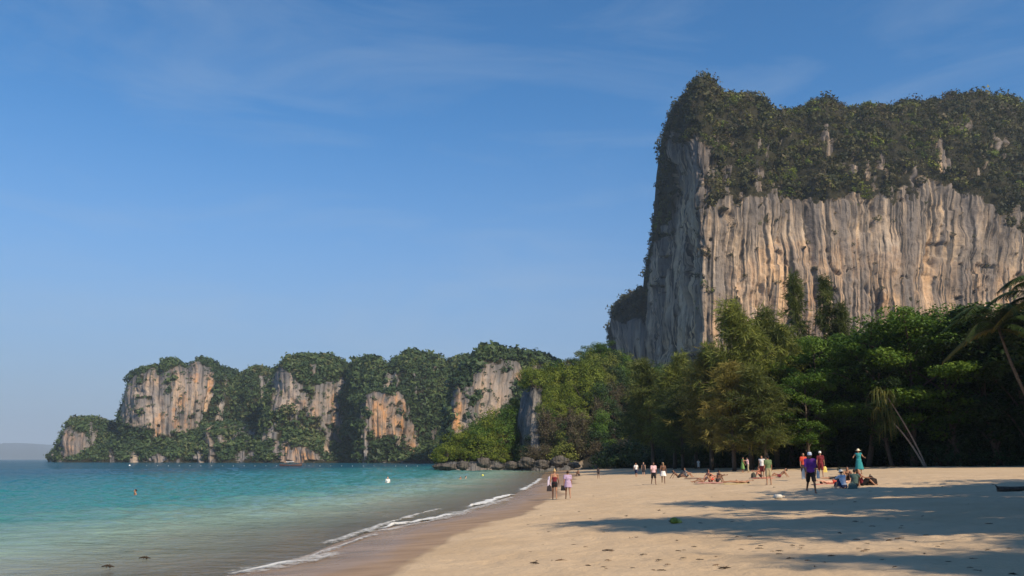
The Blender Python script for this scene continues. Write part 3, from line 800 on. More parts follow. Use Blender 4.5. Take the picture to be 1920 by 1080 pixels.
# ---- near headland: green hill that closes the beach
pxh = np.linspace(815, 1400, 330)
Yh = curve([(815, 206), (900, 206), (955, 211), (978, 224), (1001, 201), (1060, 199), (1130, 196), (1200, 196), (1300, 200), (1400, 205)], pxh)
crh = curve([(815, 878), (830, 866), (850, 848), (880, 828), (905, 818), (940, 802), (962, 785), (980, 752), (990, 718), (1030, 722), (1060, 716), (1085, 700), (1105, 680), (1130, 672), (1150, 686), (1180, 705), (1210, 716), (1250, 715), (1300, 700), (1400, 690)], pxh)
sbh = curve([(815, 12), (950, 25), (985, 30), (1060, 50), (1120, 70), (1400, 90)], pxh)
gh = massif('headland', 'steep green headland closing the end of the beach', pxh, Yh, py_of(-1.2, Yh), crh, 110, sbh,
            [(0.05, [(960, 850), (972, 755), (984, 722), (1016, 726), (1016, 845), (990, 850)]), (0.05, [(1080, 790), (1090, 765), (1100, 768), (1100, 790)]), (0.2, [(1150, 812), (1156, 795), (1168, 797), (1168, 815)]),
             (0.2, [(830, 890), (835, 868), (900, 864), (980, 866), (1070, 862), (1110, 874), (1110, 890)])], ROCK_DARK, 23, lean=0.35, dome=2.0, relief=(3.0, 20, 1.0, 6), flute=(0.9, 3.0), jit=6, freq=0.07, back=60, lobes=0.8)

# ------------------------------------------------------------------ plants: one builder per kind, copies share the mesh
def tree_parts(name, T, A, leafV, leafQ, tint, leafmat, barkmat):
    """hidden-free prototype data: (trunk mesh, crown mesh)"""
    t = mesh_np('trunk', T.verts(), T.faces(), barkmat, None, True)
    c = mesh_np('crown', leafV, leafQ, leafmat, None, False, {'tint': tint})
    d = (t.data, c.data)
    bpy.data.objects.remove(t); bpy.data.objects.remove(c)
    return d

def bez(a, b, c, n):
    t = np.linspace(0, 1, n)[:, None]
    return (1 - t) ** 2 * a + 2 * t * (1 - t) * b + t * t * c

def broadleaf(seed, h, R, leaf=0.34, per=125, nl=15, tiers=True, leafmat='green', bark=BARK, low=0.20, pads=7):
    """spreading tree: limbs in loose storeys, each ending in flat pads of leaves"""
    rng = np.random.default_rng(seed); T = Acc(); C, Nn, Tn, SZ = [], [], [], []
    bend = rng.normal(size=2) * 0.04 * h
    top = np.array([bend[0], bend[1], h * 0.86])
    tr = bez(np.zeros(3), np.array([bend[0] * 1.5, bend[1] * 1.5, h * 0.45]), top, 9)
    tube(T, tr, np.linspace(0.020 * h, 0.005 * h, 9), 8)
    az = rng.uniform(0, 6.28)
    for k in range(nl):
        f = low + (0.92 - low) * (k + rng.uniform(0, .8)) / nl
        az += 2.4 + rng.normal() * 0.3
        p0 = tr[min(8, int(f / 0.95 * 8))]
        prof = math.sin(math.pi * min(1, (f - low * 0.6) / (1.08 - low * 0.6))) ** 0.6
        r = R * prof * rng.uniform(0.72, 1.12)
        zz = h * (f + 0.10 + 0.08 * rng.uniform()) if not tiers else h * (f + 0.04 + 0.05 * rng.uniform())
        p2 = np.array([p0[0] + math.cos(az) * r, p0[1] + math.sin(az) * r, min(zz, h * 0.97)])
        p1 = p0 * 0.45 + p2 * 0.55; p1[2] = p2[2] + 0.02 * h
        lb = bez(p0, p1, p2, 7)
        tube(T, lb, np.linspace(0.007 * h, 0.0018 * h, 7), 5, False)
        for q in range(pads):
            g = 0.35 + 0.65 * (q + rng.uniform(0, 1)) / pads
            c = lb[min(6, int(g * 6.99))] + rng.normal(size=3) * np.array([0.16 * R, 0.16 * R, 0.02 * h])
            pr = R * rng.uniform(0.17, 0.30)
            n = int(per * rng.uniform(0.6, 1.3))
            d = rng.normal(size=(n, 3)); d /= np.linalg.norm(d, axis=1)[:, None]
            d *= rng.uniform(0.3, 1, n)[:, None] ** 0.5
            C.append(c + d * np.array([pr, pr, pr * (0.38 if tiers else 0.75)]))
            nm = rng.normal(size=(n, 3)) * 0.5 + np.array([0, 0, 0.9]) + d * 0.35
            Nn.append(nm / np.linalg.norm(nm, axis=1)[:, None])
            Tn.append(np.clip(0.45 + rng.normal() * 0.16 + rng.normal(size=n) * 0.12 + 0.15 * d[:, 2], 0, 1))
    for q in range(5):
        c = top + np.array([rng.normal() * R * .22, rng.normal() * R * .22, rng.uniform(0.0, 0.09) * h]); n = per
        d = rng.normal(size=(n, 3)); d /= np.linalg.norm(d, axis=1)[:, None]
        C.append(c + d * R * 0.26 * np.array([1, 1, 0.6])); nm = d * 0.5 + rng.normal(size=(n, 3)) * 0.4 + np.array([0, 0, 0.7])
        Nn.append(nm / np.linalg.norm(nm, axis=1)[:, None]); Tn.append(np.clip(0.5 + rng.normal(size=n) * 0.15, 0, 1))
    C = np.concatenate(C); Nn = np.concatenate(Nn); Tn = np.concatenate(Tn); n = len(C)
    V, Q = leaf_quads(C, Nn, leaf * rng.uniform(0.75, 1.3, n), leaf * 0.62 * rng.uniform(0.75, 1.3, n), rng)
    return tree_parts('broadleaf', T, None, V, Q, np.repeat(Tn, 4), FOL[leafmat], bark)

def casuarina(seed, h, R, leafmat='needle', nb=70, width=0.10, base=0.16, airy=1.0):
    """she-oak: tall, feathery, drooping sprays of fine needles along rising boughs"""
    rng = np.random.default_rng(seed); T = Acc(); C, D, Tn, LL = [], [], [], []
    bend = rng.normal(size=2) * 0.035 * h
    tr = bez(np.zeros(3), np.array([0, 0, h * 0.5]), np.array([bend[0], bend[1], h * 0.985]), 12)
    tube(T, tr, np.linspace(0.015 * h, 0.0015 * h, 12), 7)
    for k in range(nb):
        f = base + (0.98 - base) * (k + rng.uniform()) / nb
        az = rng.uniform(0, 6.28); g = (f - base) / (1 - base)
        r = R * (0.35 + 0.65 * math.sin(math.pi * min(1, g * 0.85 + 0.22))) * (1 - g) ** 0.35 * rng.uniform(0.55, 1.15)
        i = f / 0.985 * 11; i0 = min(10, int(i)); p0 = tr[i0] + (tr[i0 + 1] - tr[i0]) * (i - i0)
        dirn = np.array([math.cos(az), math.sin(az), 0])
        p2 = p0 + dirn * r + np.array([0, 0, r * rng.uniform(0.25, 0.8)])
        p1 = p0 + dirn * r * 0.5 + np.array([0, 0, r * 0.65])
        lb = bez(p0, p1, p2, 6)
        tube(T, lb, np.linspace(0.0035 * h, 0.0008 * h, 6), 4, False)
        tb = 0.45 + rng.normal() * 0.2
        for q in range(8):
            t = 0.25 + 0.8 * (q + rng.uniform()) / 8
            c = lb[min(5, int(t * 5))] + rng.normal(size=3) * 0.10 * R
            n = int(15 * airy)
            d = rng.normal(size=(n, 3)) * 0.42 + dirn * 0.45 + np.array([0, 0, -0.42 if rng.uniform() < 0.7 else 0.5])
            d /= np.linalg.norm(d, axis=1)[:, None]
            L = rng.uniform(0.6, 1.35, n) * (0.5 + 0.06 * h * 0.5)
            C.append(c + rng.normal(size=(n, 3)) * 0.22 + d * L[:, None] * 0.5); D.append(d); LL.append(L)
            Tn.append(np.clip(tb + rng.normal(size=n) * 0.15, 0, 1))
    C = np.concatenate(C); D = np.concatenate(D); Tn = np.concatenate(Tn); LL = np.concatenate(LL); n = len(C)
    nm = rng.normal(size=(n, 3)); nm -= D * np.sum(nm * D, 1)[:, None]; nm /= np.linalg.norm(nm, axis=1)[:, None]
    V, Q = leaf_quads(C, nm, LL, width * rng.uniform(0.7, 1.5, n), rng, D)
    return tree_parts('casuarina', T, None, V, Q, np.repeat(Tn, 4), FOL[leafmat], BARK)

def bush(seed, h, R, leaf=0.34, nc_=46, per=60, leafmat='lime', twigs=10, spread=1.0):
    """many-stemmed bushy tree, foliage in rounded billows down to the ground"""
    rng = np.random.default_rng(seed); T = Acc(); C, Nn, Tn = [], [], []
    for k in range(nc_):
        d = rng.normal(size=3); d[2] = abs(d[2]) * 0.9 - 0.12; d /= np.linalg.norm(d)
        rr = rng.uniform(0.45, 1.0) ** 0.5 * (0.86 + 0.3 * float(vnoise((d * 1.6 + seed)[None], 2)[0]))
        c = d * rr * np.array([R, R, h * 0.82]) + np.array([0, 0, h * 0.16])
        if k % max(1, nc_ // twigs) == 0:
            tube(T, bez(np.array([d[0] * .15, d[1] * .15, -0.3]), c * np.array([.3, .3, .6]), c, 6), np.linspace(0.016 * h, 0.003 * h, 6), 5, False)
        pr = R * rng.uniform(0.22, 0.38) * spread; n = int(per * rng.uniform(0.6, 1.4))
        e = rng.normal(size=(n, 3)); e /= np.linalg.norm(e, axis=1)[:, None]; e *= rng.uniform(0.5, 1, n)[:, None] ** 0.5
        C.append(c + e * np.array([pr, pr, pr * 0.7]))
        nm = e * 0.7 + d * 0.4 + rng.normal(size=(n, 3)) * 0.45 + np.array([0, 0, 0.5]); Nn.append(nm / np.linalg.norm(nm, axis=1)[:, None])
        Tn.append(np.clip(0.42 + rng.normal() * 0.17 + rng.normal(size=n) * 0.12 + 0.12 * e[:, 2], 0, 1))
    C = np.concatenate(C); Nn = np.concatenate(Nn); Tn = np.concatenate(Tn); n = len(C)
    V, Q = leaf_quads(C, Nn, leaf * rng.uniform(0.7, 1.35, n), leaf * 0.66 * rng.uniform(0.7, 1.35, n), rng)
    return tree_parts('bush', T, None, V, Q, np.repeat(Tn, 4), FOL[leafmat], BARK)

def twiggy(seed, h, R):
    """half bare, brownish scrub tree: a haze of fine twigs and few leaves"""
    rng = np.random.default_rng(seed); T = Acc(); C, D, L = [], [], []
    for k in range(16):
        d = rng.normal(size=3); d[2] = abs(d[2]) * 1.2 + 0.25; d /= np.linalg.norm(d)
        e = d * np.array([R, R, h]) * rng.uniform(0.75, 1.05)
        lb = bez(np.array([0, 0, -0.3]), e * np.array([.25, .25, .55]), e, 7)
        tube(T, lb, np.linspace(0.02 * h, 0.003 * h, 7), 5, False)
        for q in range(60):
            c = lb[rng.integers(2, 7)] + rng.normal(size=3) * 0.10 * R
            v = d * 0.6 + rng.normal(size=3) * 0.55 + np.array([0, 0, -0.25]); v /= np.linalg.norm(v)
            C.append(c); D.append(v); L.append(rng.uniform(0.8, 1.9))
    C = np.array(C); D = np.array(D); L = np.array(L); n = len(C)
    nm = rng.normal(size=(n, 3)); nm -= D * np.sum(nm * D, 1)[:, None]; nm /= np.linalg.norm(nm, axis=1)[:, None]
    V1, Q1 = leaf_quads(C, nm, L, 0.10, rng, D)
    k = rng.integers(0, n, 900); c2 = C[k] + rng.normal(size=(900, 3)) * 0.4
    nm2 = rng.normal(size=(900, 3)) + np.array([0, 0, .8]); nm2 /= np.linalg.norm(nm2, axis=1)[:, None]
    V2, Q2 = leaf_quads(c2, nm2, 0.32, 0.22, rng)
    tint = np.concatenate([np.repeat(rng.uniform(0, 0.65, n), 4), np.repeat(rng.uniform(0.75, 1, 900), 4)])
    return tree_parts('twiggy', T, None, np.concatenate([V1, V2]), np.concatenate([Q1, Q2 + len(V1)]), tint, FOL['brown'], BARK)

def palm_parts(seed, h, lean, nf=17, L=3.9):
    rng = np.random.default_rng(seed); T = Acc()
    top = np.array([lean[0], lean[1], h]); tr = bez(np.zeros(3) - [0, 0, .3], np.array([lean[0] * .75, lean[1] * .75, h * .45]), top, 14)
    r = np.linspace(0.20, 0.11, 14) * (1 + 0.10 * (np.arange(14) % 2)); r[0] = 0.30
    tube(T, tr, r, 9)
    V, Q, Tn, n0 = [], [], [], 0
    for k in range(nf):
        az = k * 2.4 + rng.normal() * .2; up = 1.25 - 1.75 * (k / nf) + rng.normal() * 0.1
        d = np.array([math.cos(az), math.sin(az), 0])
        p1 = top + d * L * 0.45 * math.cos(up) + np.array([0, 0, L * 0.5 * math.sin(up) + 0.25 * L])
        p2 = top + d * L * (0.55 + 0.4 * math.cos(up)) + np.array([0, 0, L * (0.55 * math.sin(up) - 0.30)])
        mid = bez(top, p1, p2, 26); tube(T, mid, np.linspace(0.035, 0.008, 26), 4, False)
        dead = k >= nf - 2
        for i in range(2, 26):
            tn = mid[i] - mid[i - 1]; tn /= np.linalg.norm(tn); side = np.cross(tn, [0, 0, 1.0]); side /= np.linalg.norm(side) + 1e-9
            ll = 1.0 * math.sin(math.pi * (0.12 + 0.82 * i / 26)) ** 0.6
            for s_ in (-1, 1):
                for o_ in (0.0, 0.5):
                    b = mid[i] - tn * o_ * np.linalg.norm(mid[i] - mid[i - 1])
                    dv = side * s_ * 0.75 + tn * 0.45 + np.array([0, 0, -0.45 + rng.normal() * .12]); dv /= np.linalg.norm(dv)
                    w = np.cross(dv, [0.2, 0.1, 1.0]); w = w / np.linalg.norm(w) * 0.055
                    e = b + dv * ll
                    V += [b - w, b + w, e + w * .3, e - w * .3]; Q.append([n0, n0 + 1, n0 + 2, n0 + 3]); n0 += 4
                    Tn += [(0.95 if dead else np.clip(0.4 + rng.normal() * .15, 0, .85))] * 4
    return tree_parts('palm', T, None, np.array(V), np.array(Q), np.array(Tn), FOL['palm'], BARK)

def plant(data, name, label, loc, rz=0.0, s=1.0, group=None, mat=None, cat='tree', sz=None, kind=None):
    r = empty(name, loc, rz, s)
    if sz: r.scale = (s, s, s * sz)
    tag(r, label, cat, group, kind)
    for nm, d in zip(('trunk', 'crown'), data):
        o = bpy.data.objects.new(nm, d); COL.objects.link(o); o.parent = r
        if mat and nm == 'crown':
            o.material_slots[0].link = 'OBJECT'; o.material_slots[0].material = mat
    return r

BL = [broadleaf(300 + k, 17.0, 6.2, leafmat='green') for k in range(3)]
BD = [broadleaf(320 + k, 16.0, 5.5, leaf=0.42, per=120, tiers=False, leafmat='dark', low=0.10, nl=17) for k in range(3)]
CA = [casuarina(340 + k, 21.0, 5.4, 'needle', nb=85) for k in range(3)]
CT = [casuarina(350 + k, 24.0, 2.9, 'needle', nb=42, base=0.34, airy=0.85) for k in range(2)]
BU = [bush(360 + k, 6.5, 3.9) for k in range(4)]
TW = [twiggy(370 + k, 6.0, 3.6) for k in range(3)]

def spot(px, Y):
    x = float(at(px, 868, Y)[0]); return (x, Y, float(ground_z(x, Y)))
def height_to(px_top, Y, z):
    return float(at(960, px_top, Y)[2]) - z

RN = random.Random(7)
def grow(protos, base_h, name, label, px, top, Y, mat=None, group=None, wide=1.0, k=None):
    x, y, z = spot(px, Y); h = height_to(top, Y, z); s = h / base_h
    d = protos[RN.randrange(len(protos)) if k is None else k]
    # keep x right for the crown (verticals lean a little in a tilted view)
    x = float(at(px, (top + 868) / 2, Y)[0])
    r = plant(d, name, label, (x, y, z - 0.1), RN.uniform(0, 6.28), 1.0, group, mat)
    r.scale = (s * wide, s * wide, s)
    return r

# --- named trees along the edge of the wood, left to right
G_EDGE = 'dark trees crowded behind the front row of the beach wood'
front = [
    # protos, base height, name, label, px, top, Y, material, width, k
    (CA, 21, 'casuarina_tree', 'dark feathery casuarina at the left end of the wood, under the cliff foot', 1222, 676, 143, None, 1.25, 0),
    (CA, 21, 'casuarina_tree', 'olive green casuarina second from the left end of the wood', 1262, 668, 134, FOL['olive'], 1.2, 1),
    (CA, 21, 'casuarina_tree', 'rusty brown casuarina with drooping tips in the middle of the wood', 1330, 655, 112, FOL['rust'], 1.35, 2),
    (CA, 21, 'casuarina_tree', 'short dark casuarina in front of the rusty brown one, over the standing couple', 1278, 722, 122, None, 1.6, 0),
    (CA, 21, 'casuarina_tree', 'broad olive casuarina rising in front of the cliff foot, tallest of the bushy ones', 1402, 572, 106, FOL['olive'], 1.15, 1),
    (CA, 21, 'casuarina_tree', 'dull green casuarina right beside the broad olive one', 1450, 588, 110, None, 1.2, 2),
    (CA, 21, 'casuarina_tree', 'brownish casuarina low in front of the broad olive one', 1372, 680, 101, FOL['rust'], 1.45, 0),
    (CA, 21, 'casuarina_tree', 'dark casuarina filling the shade below the broad olive one', 1432, 690, 98, None, 1.5, 1),
    (CT, 24, 'casuarina_tree', 'slender spire shaped casuarina standing before the cliff, left of a pair', 1503, 512, 126, None, 0.85, 0),
    (CT, 24, 'casuarina_tree', 'slender spire shaped casuarina standing before the cliff, right of a pair', 1560, 518, 124, None, 0.8, 1),
    (CT, 24, 'casuarina_tree', 'thin casuarina spire, shorter than the pair beside it', 1592, 566, 122, None, 0.9, 0),
    (CA, 21, 'casuarina_tree', 'grey green casuarina between the two olive ones, half hidden', 1302, 690, 128, None, 1.4, 2),
    (CA, 21, 'casuarina_tree', 'olive casuarina leaning against the slender left spire', 1478, 612, 112, FOL['olive'], 1.2, 0),
    (BL, 17, 'broadleaf_tree', 'bright green tree with storeyed branches beside the olive casuarina', 1540, 625, 104, None, 0.85, 0),
    (BL, 17, 'broadleaf_tree', 'large bright green spreading tree below the slender casuarina pair', 1618, 602, 101, None, 1.0, 1),
    (BL, 17, 'broadleaf_tree', 'tallest bright green dome crowned tree against the cliff', 1700, 573, 98, None, 1.0, 2),
    (BL, 17, 'broadleaf_tree', 'wide green tree touching the left side of the palm', 1785, 578, 96, None, 1.0, 0),
    (BL, 17, 'broadleaf_tree', 'low green tree with flat storeys of leaves reaching out over the sand', 1512, 700, 100, None, 1.0, 2),
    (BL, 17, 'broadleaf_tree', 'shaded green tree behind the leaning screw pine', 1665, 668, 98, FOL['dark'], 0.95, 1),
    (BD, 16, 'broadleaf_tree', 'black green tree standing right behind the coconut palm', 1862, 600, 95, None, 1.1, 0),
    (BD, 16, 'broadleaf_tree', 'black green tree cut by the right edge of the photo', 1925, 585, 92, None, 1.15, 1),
]
for P_, bh, nm, lb, px, top, Y, mt, wd, k in front:
    grow(P_, bh, nm, lb, px, top, Y, mt, None, wd, k)
# second row, dark, closes the wood
back_row = [(1190, 735, 176), (1225, 728, 170), (1268, 715, 158), (1310, 700, 146), (1352, 690, 138), (1395, 660, 134), (1440, 650, 132), (1485, 640, 122), (1528, 650, 116), (1575, 640, 112),
            (1622, 640, 110), (1660, 620, 108), (1705, 615, 108), (1750, 610, 107), (1800, 612, 106), (1850, 610, 105), (1900, 600, 104), (1950, 600, 102)]
for i, (px, top, Y) in enumerate(back_row):
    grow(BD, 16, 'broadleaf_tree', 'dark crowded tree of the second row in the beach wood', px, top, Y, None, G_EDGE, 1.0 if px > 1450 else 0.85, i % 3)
# understorey bushes along the wood's edge
G_UND = 'shaded bushes along the foot of the beach wood'
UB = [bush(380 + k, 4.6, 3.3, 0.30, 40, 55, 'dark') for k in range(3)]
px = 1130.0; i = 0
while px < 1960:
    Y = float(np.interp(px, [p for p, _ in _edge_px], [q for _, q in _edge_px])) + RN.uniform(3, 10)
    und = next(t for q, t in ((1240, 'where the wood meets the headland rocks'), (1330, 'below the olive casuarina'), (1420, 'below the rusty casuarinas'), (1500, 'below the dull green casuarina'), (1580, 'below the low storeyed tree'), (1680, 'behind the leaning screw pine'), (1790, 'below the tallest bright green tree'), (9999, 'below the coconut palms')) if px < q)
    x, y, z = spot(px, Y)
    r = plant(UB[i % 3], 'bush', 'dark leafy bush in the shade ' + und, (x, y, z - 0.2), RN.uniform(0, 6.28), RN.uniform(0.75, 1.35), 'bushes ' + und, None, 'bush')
    px += RN.uniform(9, 14) * (100.0 / Y) * 1.5; i += 1
# trees just right of the picture and behind the camera's right shoulder: their shade lies on the sand
G_SH = 'tall trees right of the camera whose shade falls across the sand'
for i, (x, y, h, P_, bh, w) in enumerate([(19.2, 10, 20, CA, 21, 0.9), (22.8, 20, 19, CA, 21, 1.0), (31, 14, 20, CA, 21, 1.1), (27, 17, 18, BD, 16, 1.0), (27, -1, 20, CA, 21, 0.9), (23, -3, 20, CA, 21, 0.85), (31, 4, 20, BD, 16, 1.0), (29.5, 27, 17, BD, 16, 1.0), (35, 20, 20, BD, 16, 1.2), (39, 30, 17, BD, 16, 1.1), (43, 24, 20, BD, 16, 1.1), (55, 80, 17, BD, 16, 1.1), (62, 85, 18, BD, 16, 1.1), (60, 73, 16, BD, 16, 1.0), (68, 78, 18, BD, 16, 1.2)]):
    r = plant(P_[i % 3], 'casuarina_tree' if P_ is CA else 'broadleaf_tree', 'tall shade tree standing on the sand beside the viewer, out of the picture', (x, y, float(ground_z(x, y)) - 0.1), i * 1.3, 1.0, G_SH)
    s = h / bh; r.scale = (s * w, s * w, s)

# --- headland: bushy trees one by one
def cover_headland():
    rng = random.Random(31); pts = []
    X, Y, Z, R = (gh[k] for k in 'XYZR')
    nr, nc = gh['nr'] + 2, X.shape[1]
    tries = 0
    kinds = ['lime', 'green', 'dark', 'olive', 'brown']
    lab = {'lime': 'bright yellow green bushy tree', 'green': 'fresh green bushy tree', 'dark': 'dark green bushy tree',
           'olive': 'dull olive bushy tree', 'brown': 'half bare brownish scrub tree'}
    while tries < 9000 and len(pts) < 175:
        tries += 1
        i, j = rng.randrange(3, nr), rng.randrange(nc)
        if R[i, j] > 0.5 and rng.random() > 0.03: continue
        p = (float(X[i, j]), float(Y[i, j]), float(Z[i, j]))
        if p[2] < 1.6 or p[0] / p[1] > (1255 - 960) / F_PX * 1.0: continue
        sep = 3.1 + 0.012 * p[2]
        qx = 960 + F_PX * 1.018 * p[0] / p[1]; qy = float(py_of(p[2], p[1]))
        if 966 < qx < 1016 and 735 < qy < 835: continue
        if any((p[0] - q[0]) ** 2 + (p[1] - q[1]) ** 2 * 0.45 + (p[2] - q[2]) ** 2 < sep * sep for q in pts): continue
        pts.append(p)
    for n, p in enumerate(pts):
        f = float(fbm(np.array([[p[0] / 14, p[2] / 9, p[1] / 20]]), 2, 77)[0]) + rng.gauss(0, 0.16)
        low = p[2] / 35.0
        kind = 'lime' if f > 0.12 else 'green' if f > -0.06 else 'brown' if f < -0.34 else 'dark' if f < -0.16 else 'olive'
        if low > 0.75 and kind in ('brown', 'lime'): kind = 'green'
        s = rng.uniform(0.62, 1.12)
        d = TW[n % 3] if kind == 'brown' else BU[n % 4]
        ppx = 960 + F_PX * p[0] / p[1]
        col_ = 'seaward tip' if ppx < 930 else 'left flank' if ppx < 1010 else 'middle' if ppx < 1110 else 'right part'
        row_ = 'low' if p[2] < 7 else 'halfway up' if p[2] < 17 else 'high'
        zone = '%s on the %s of the headland' % (row_, col_)
        r = plant(d, 'bushy_tree', lab[kind] + ' ' + zone, (p[0], p[1] - 0.4, p[2] - 0.7 * s), rng.uniform(0, 6.28), s, kind + ' trees ' + zone, None if kind == 'brown' else FOL[kind], 'tree', sz=rng.uniform(0.85, 1.25))
cover_headland()
# tall crowns on the headland's skyline
for px, top, Y, mt, lb in [(1118, 640, 255, 'green', 'tall green tree standing up on the top of the headland'), (1085, 668, 250, 'dark', 'dark spreading tree on the headland skyline left of its top'), (1022, 690, 238, 'lime', 'yellow green tree on the left shoulder of the headland'), (1150, 665, 258, 'green', 'green tree on the headland skyline right of its top'), (1185, 690, 256, 'green', 'last green tree on the headland skyline, below the bluff')]:
    z = height_to(top, Y, 0); x = float(at(px, top + 30, Y)[0]); h = 13.0
    r = plant(BL[RN.randrange(3)], 'broadleaf_tree', lb, (x, Y, z - h), RN.uniform(0, 6), 1.0, None, FOL[mt]); r.scale = (0.85, 0.85, h / 17.0)

# --- boulders along the water's edge below the headland
def boulder(px, py, w_px, h_px, label, Y, seed, mat=ROCK_SHORE):
    x, y, z = (float(q) for q in at(px, py, Y)); k = Y / F_PX
    rw, rh = w_px * k * 0.38, h_px * k * 0.30
    n, mth = 44, 28
    th = np.linspace(0, 2 * math.pi, n, endpoint=False); ph = np.linspace(0, math.pi, mth)
    D = np.stack([np.outer(np.sin(ph), np.cos(th)).ravel(), np.outer(np.sin(ph), np.sin(th)).ravel(), np.repeat(np.cos(ph), n)], 1)
    r = 1 + 0.42 * fbm(D * 1.5 + seed * 3.7, 3, seed) + 0.30 * (ridged(D * 2.2 + seed, 3, seed + 1) - 0.6)
    D2 = D * r[:, None]; q = np.floor(D2 * 3.2 + seed * 0.37) / 3.2
    D2 = 0.62 * D2 + 0.38 * (q + 0.16 - (seed * 0.37 % 1) / 3.2)
    V = D2 * np.array([rw * 1.15, rw * 0.8, rh * 1.25])
    V = V + (0.10 * rh * fbm(V * 2.2 + seed, 3, seed + 4))[:, None] * D
    an = math.radians((seed * 37) % 30 - 15); ca, sa = math.cos(an), math.sin(an)
    V = np.stack([V[:, 0] * ca - V[:, 2] * sa * 0.6, V[:, 1], V[:, 0] * sa * 0.4 + V[:, 2] * ca], 1)
    i = np.arange(n * mth).reshape(mth, n); j = np.roll(i, -1, 1)
    Q = np.stack([i[:-1].ravel(), i[1:].ravel(), j[1:].ravel(), j[:-1].ravel()], 1)
    wall = np.stack([V[:, 0] * 3, V[:, 2] * 3, 0 * V[:, 0]], 1)
    o = mesh_np('boulder', V, Q, mat, None, True, {'wall': wall, 'veg': 0 * V[:, 0], 'warm': 0 * V[:, 0]})
    o.location = (x, y, z); tag(o, label, 'boulder')
for a in [(834, 875, 52, 15, 'low flat boulder at the seaward tip of the headland', 196, 1), (868, 873, 30, 22, 'small dark boulder next to the low flat one at the headland tip', 196, 2), (906, 870, 28, 26, 'rounded pale boulder standing at the water below the green bushes', 196, 3),
          (932, 877, 30, 12, 'low grey boulder right of the rounded pale one', 195, 4), (958, 873, 26, 18, 'brown boulder at the water, fourth right of the headland tip', 195, 5), (984, 870, 36, 26, 'jagged boulder below the dark rock wall', 195, 6),
          (1014, 873, 36, 20, 'dark shaded boulder left of the two walking women', 194, 7), (1046, 868, 36, 26, 'big grey boulder behind the two walking women', 193, 8), (1074, 874, 24, 14, 'grey boulder right of the big one behind the walking women', 190, 9)]:
    boulder(*a)

# ------------------------------------------------------------------ people: one continuous body each, clothes and hair as children
def capsule(acc, p0, r0, p1, r1, n=9):
    p0, p1 = np.array(p0, float), np.array(p1, float)
    x, y, d = frame_of(p1 - p0 if np.linalg.norm(p1 - p0) > 1e-6 else np.array([0, 0, 1.0]))
    th = np.linspace(0, 2 * math.pi, n, endpoint=False)
    rings = []
    for a in (-1.2, -0.6): rings.append((p0 + d * r0 * math.sin(a), r0 * math.cos(a)))
    for t in (0, 0.5, 1): rings.append((p0 + (p1 - p0) * t, r0 + (r1 - r0) * t))
    for a in (0.6, 1.2): rings.append((p1 + d * r1 * math.sin(a), r1 * math.cos(a)))
    V = [c + r * (np.cos(th)[:, None] * x + np.sin(th)[:, None] * y) for c, r in rings]
    V = np.concatenate(V + [(p0 - d * r0)[None], (p1 + d * r1)[None]]); m_ = len(rings)
    i = np.arange(m_ * n).reshape(m_, n); j = np.roll(i, -1, 1)
    Q = np.stack([i[:-1].ravel(), j[:-1].ravel(), j[1:].ravel(), i[1:].ravel()], 1)
    T = [[m_ * n, j[0, q], i[0, q]] for q in range(n)] + [[m_ * n + 1, i[-1, q], j[-1, q]] for q in range(n)]
    acc.add(V, Q, T)

def ellip(acc, c, r, R3=None, n=12, m_=9):
    th = np.linspace(0, 2 * math.pi, n, endpoint=False); ph = np.linspace(0.15, math.pi - 0.15, m_)
    D = np.stack([np.outer(np.sin(ph), np.cos(th)).ravel(), np.outer(np.sin(ph), np.sin(th)).ravel(), np.repeat(np.cos(ph), n)], 1)
    D = np.concatenate([D, [[0, 0, 1], [0, 0, -1]]]) * np.array(r)
    if R3 is not None: D = D @ np.array(R3).T
    i = np.arange(m_ * n).reshape(m_, n); j = np.roll(i, -1, 1)
    Q = np.stack([i[:-1].ravel(), i[1:].ravel(), j[1:].ravel(), j[:-1].ravel()], 1)
    T = [[m_ * n, i[0, q], j[0, q]] for q in range(n)] + [[m_ * n + 1, j[-1, q], i[-1, q]] for q in range(n)]
    acc.add(D + np.array(c), Q, T)

def fuse(acc, name, voxel, mat, parent, extra=None):
    """joins overlapping volumes into one smooth skin"""
    tmp = acc.build('skin', None, None, True)
    md = tmp.modifiers.new('r', 'REMESH'); md.mode = 'VOXEL'; md.voxel_size = voxel; md.use_smooth_shade = True
    ms = tmp.modifiers.new('s', 'SMOOTH'); ms.iterations = 2; ms.factor = 0.5
    dg = bpy.context.evaluated_depsgraph_get(); dg.update()
    me = bpy.data.meshes.new_from_object(tmp.evaluated_get(dg))
    old = tmp.data; bpy.data.objects.remove(tmp); bpy.data.meshes.remove(old)
    if extra is not None:
        V = np.empty(len(me.vertices) * 3, np.float32); me.vertices.foreach_get('co', V); V = V.reshape(-1, 3)
        fs = [list(p.vertices) for p in me.polygons]; n0 = len(V)
        for f in extra.faces(): fs += (f + n0).tolist()
        me2 = bpy.data.meshes.new(name); me2.from_pydata(np.concatenate([V, extra.verts()]).tolist(), [], fs)
        me2.polygons.foreach_set('use_smooth', np.ones(len(me2.polygons), bool)); bpy.data.meshes.remove(me); me = me2
    me.name = name
    for m_ in list(me.materials): me.materials.pop()
    me.materials.append(mat)
    o = bpy.data.objects.new(name, me); COL.objects.link(o); o.parent = parent
    return o

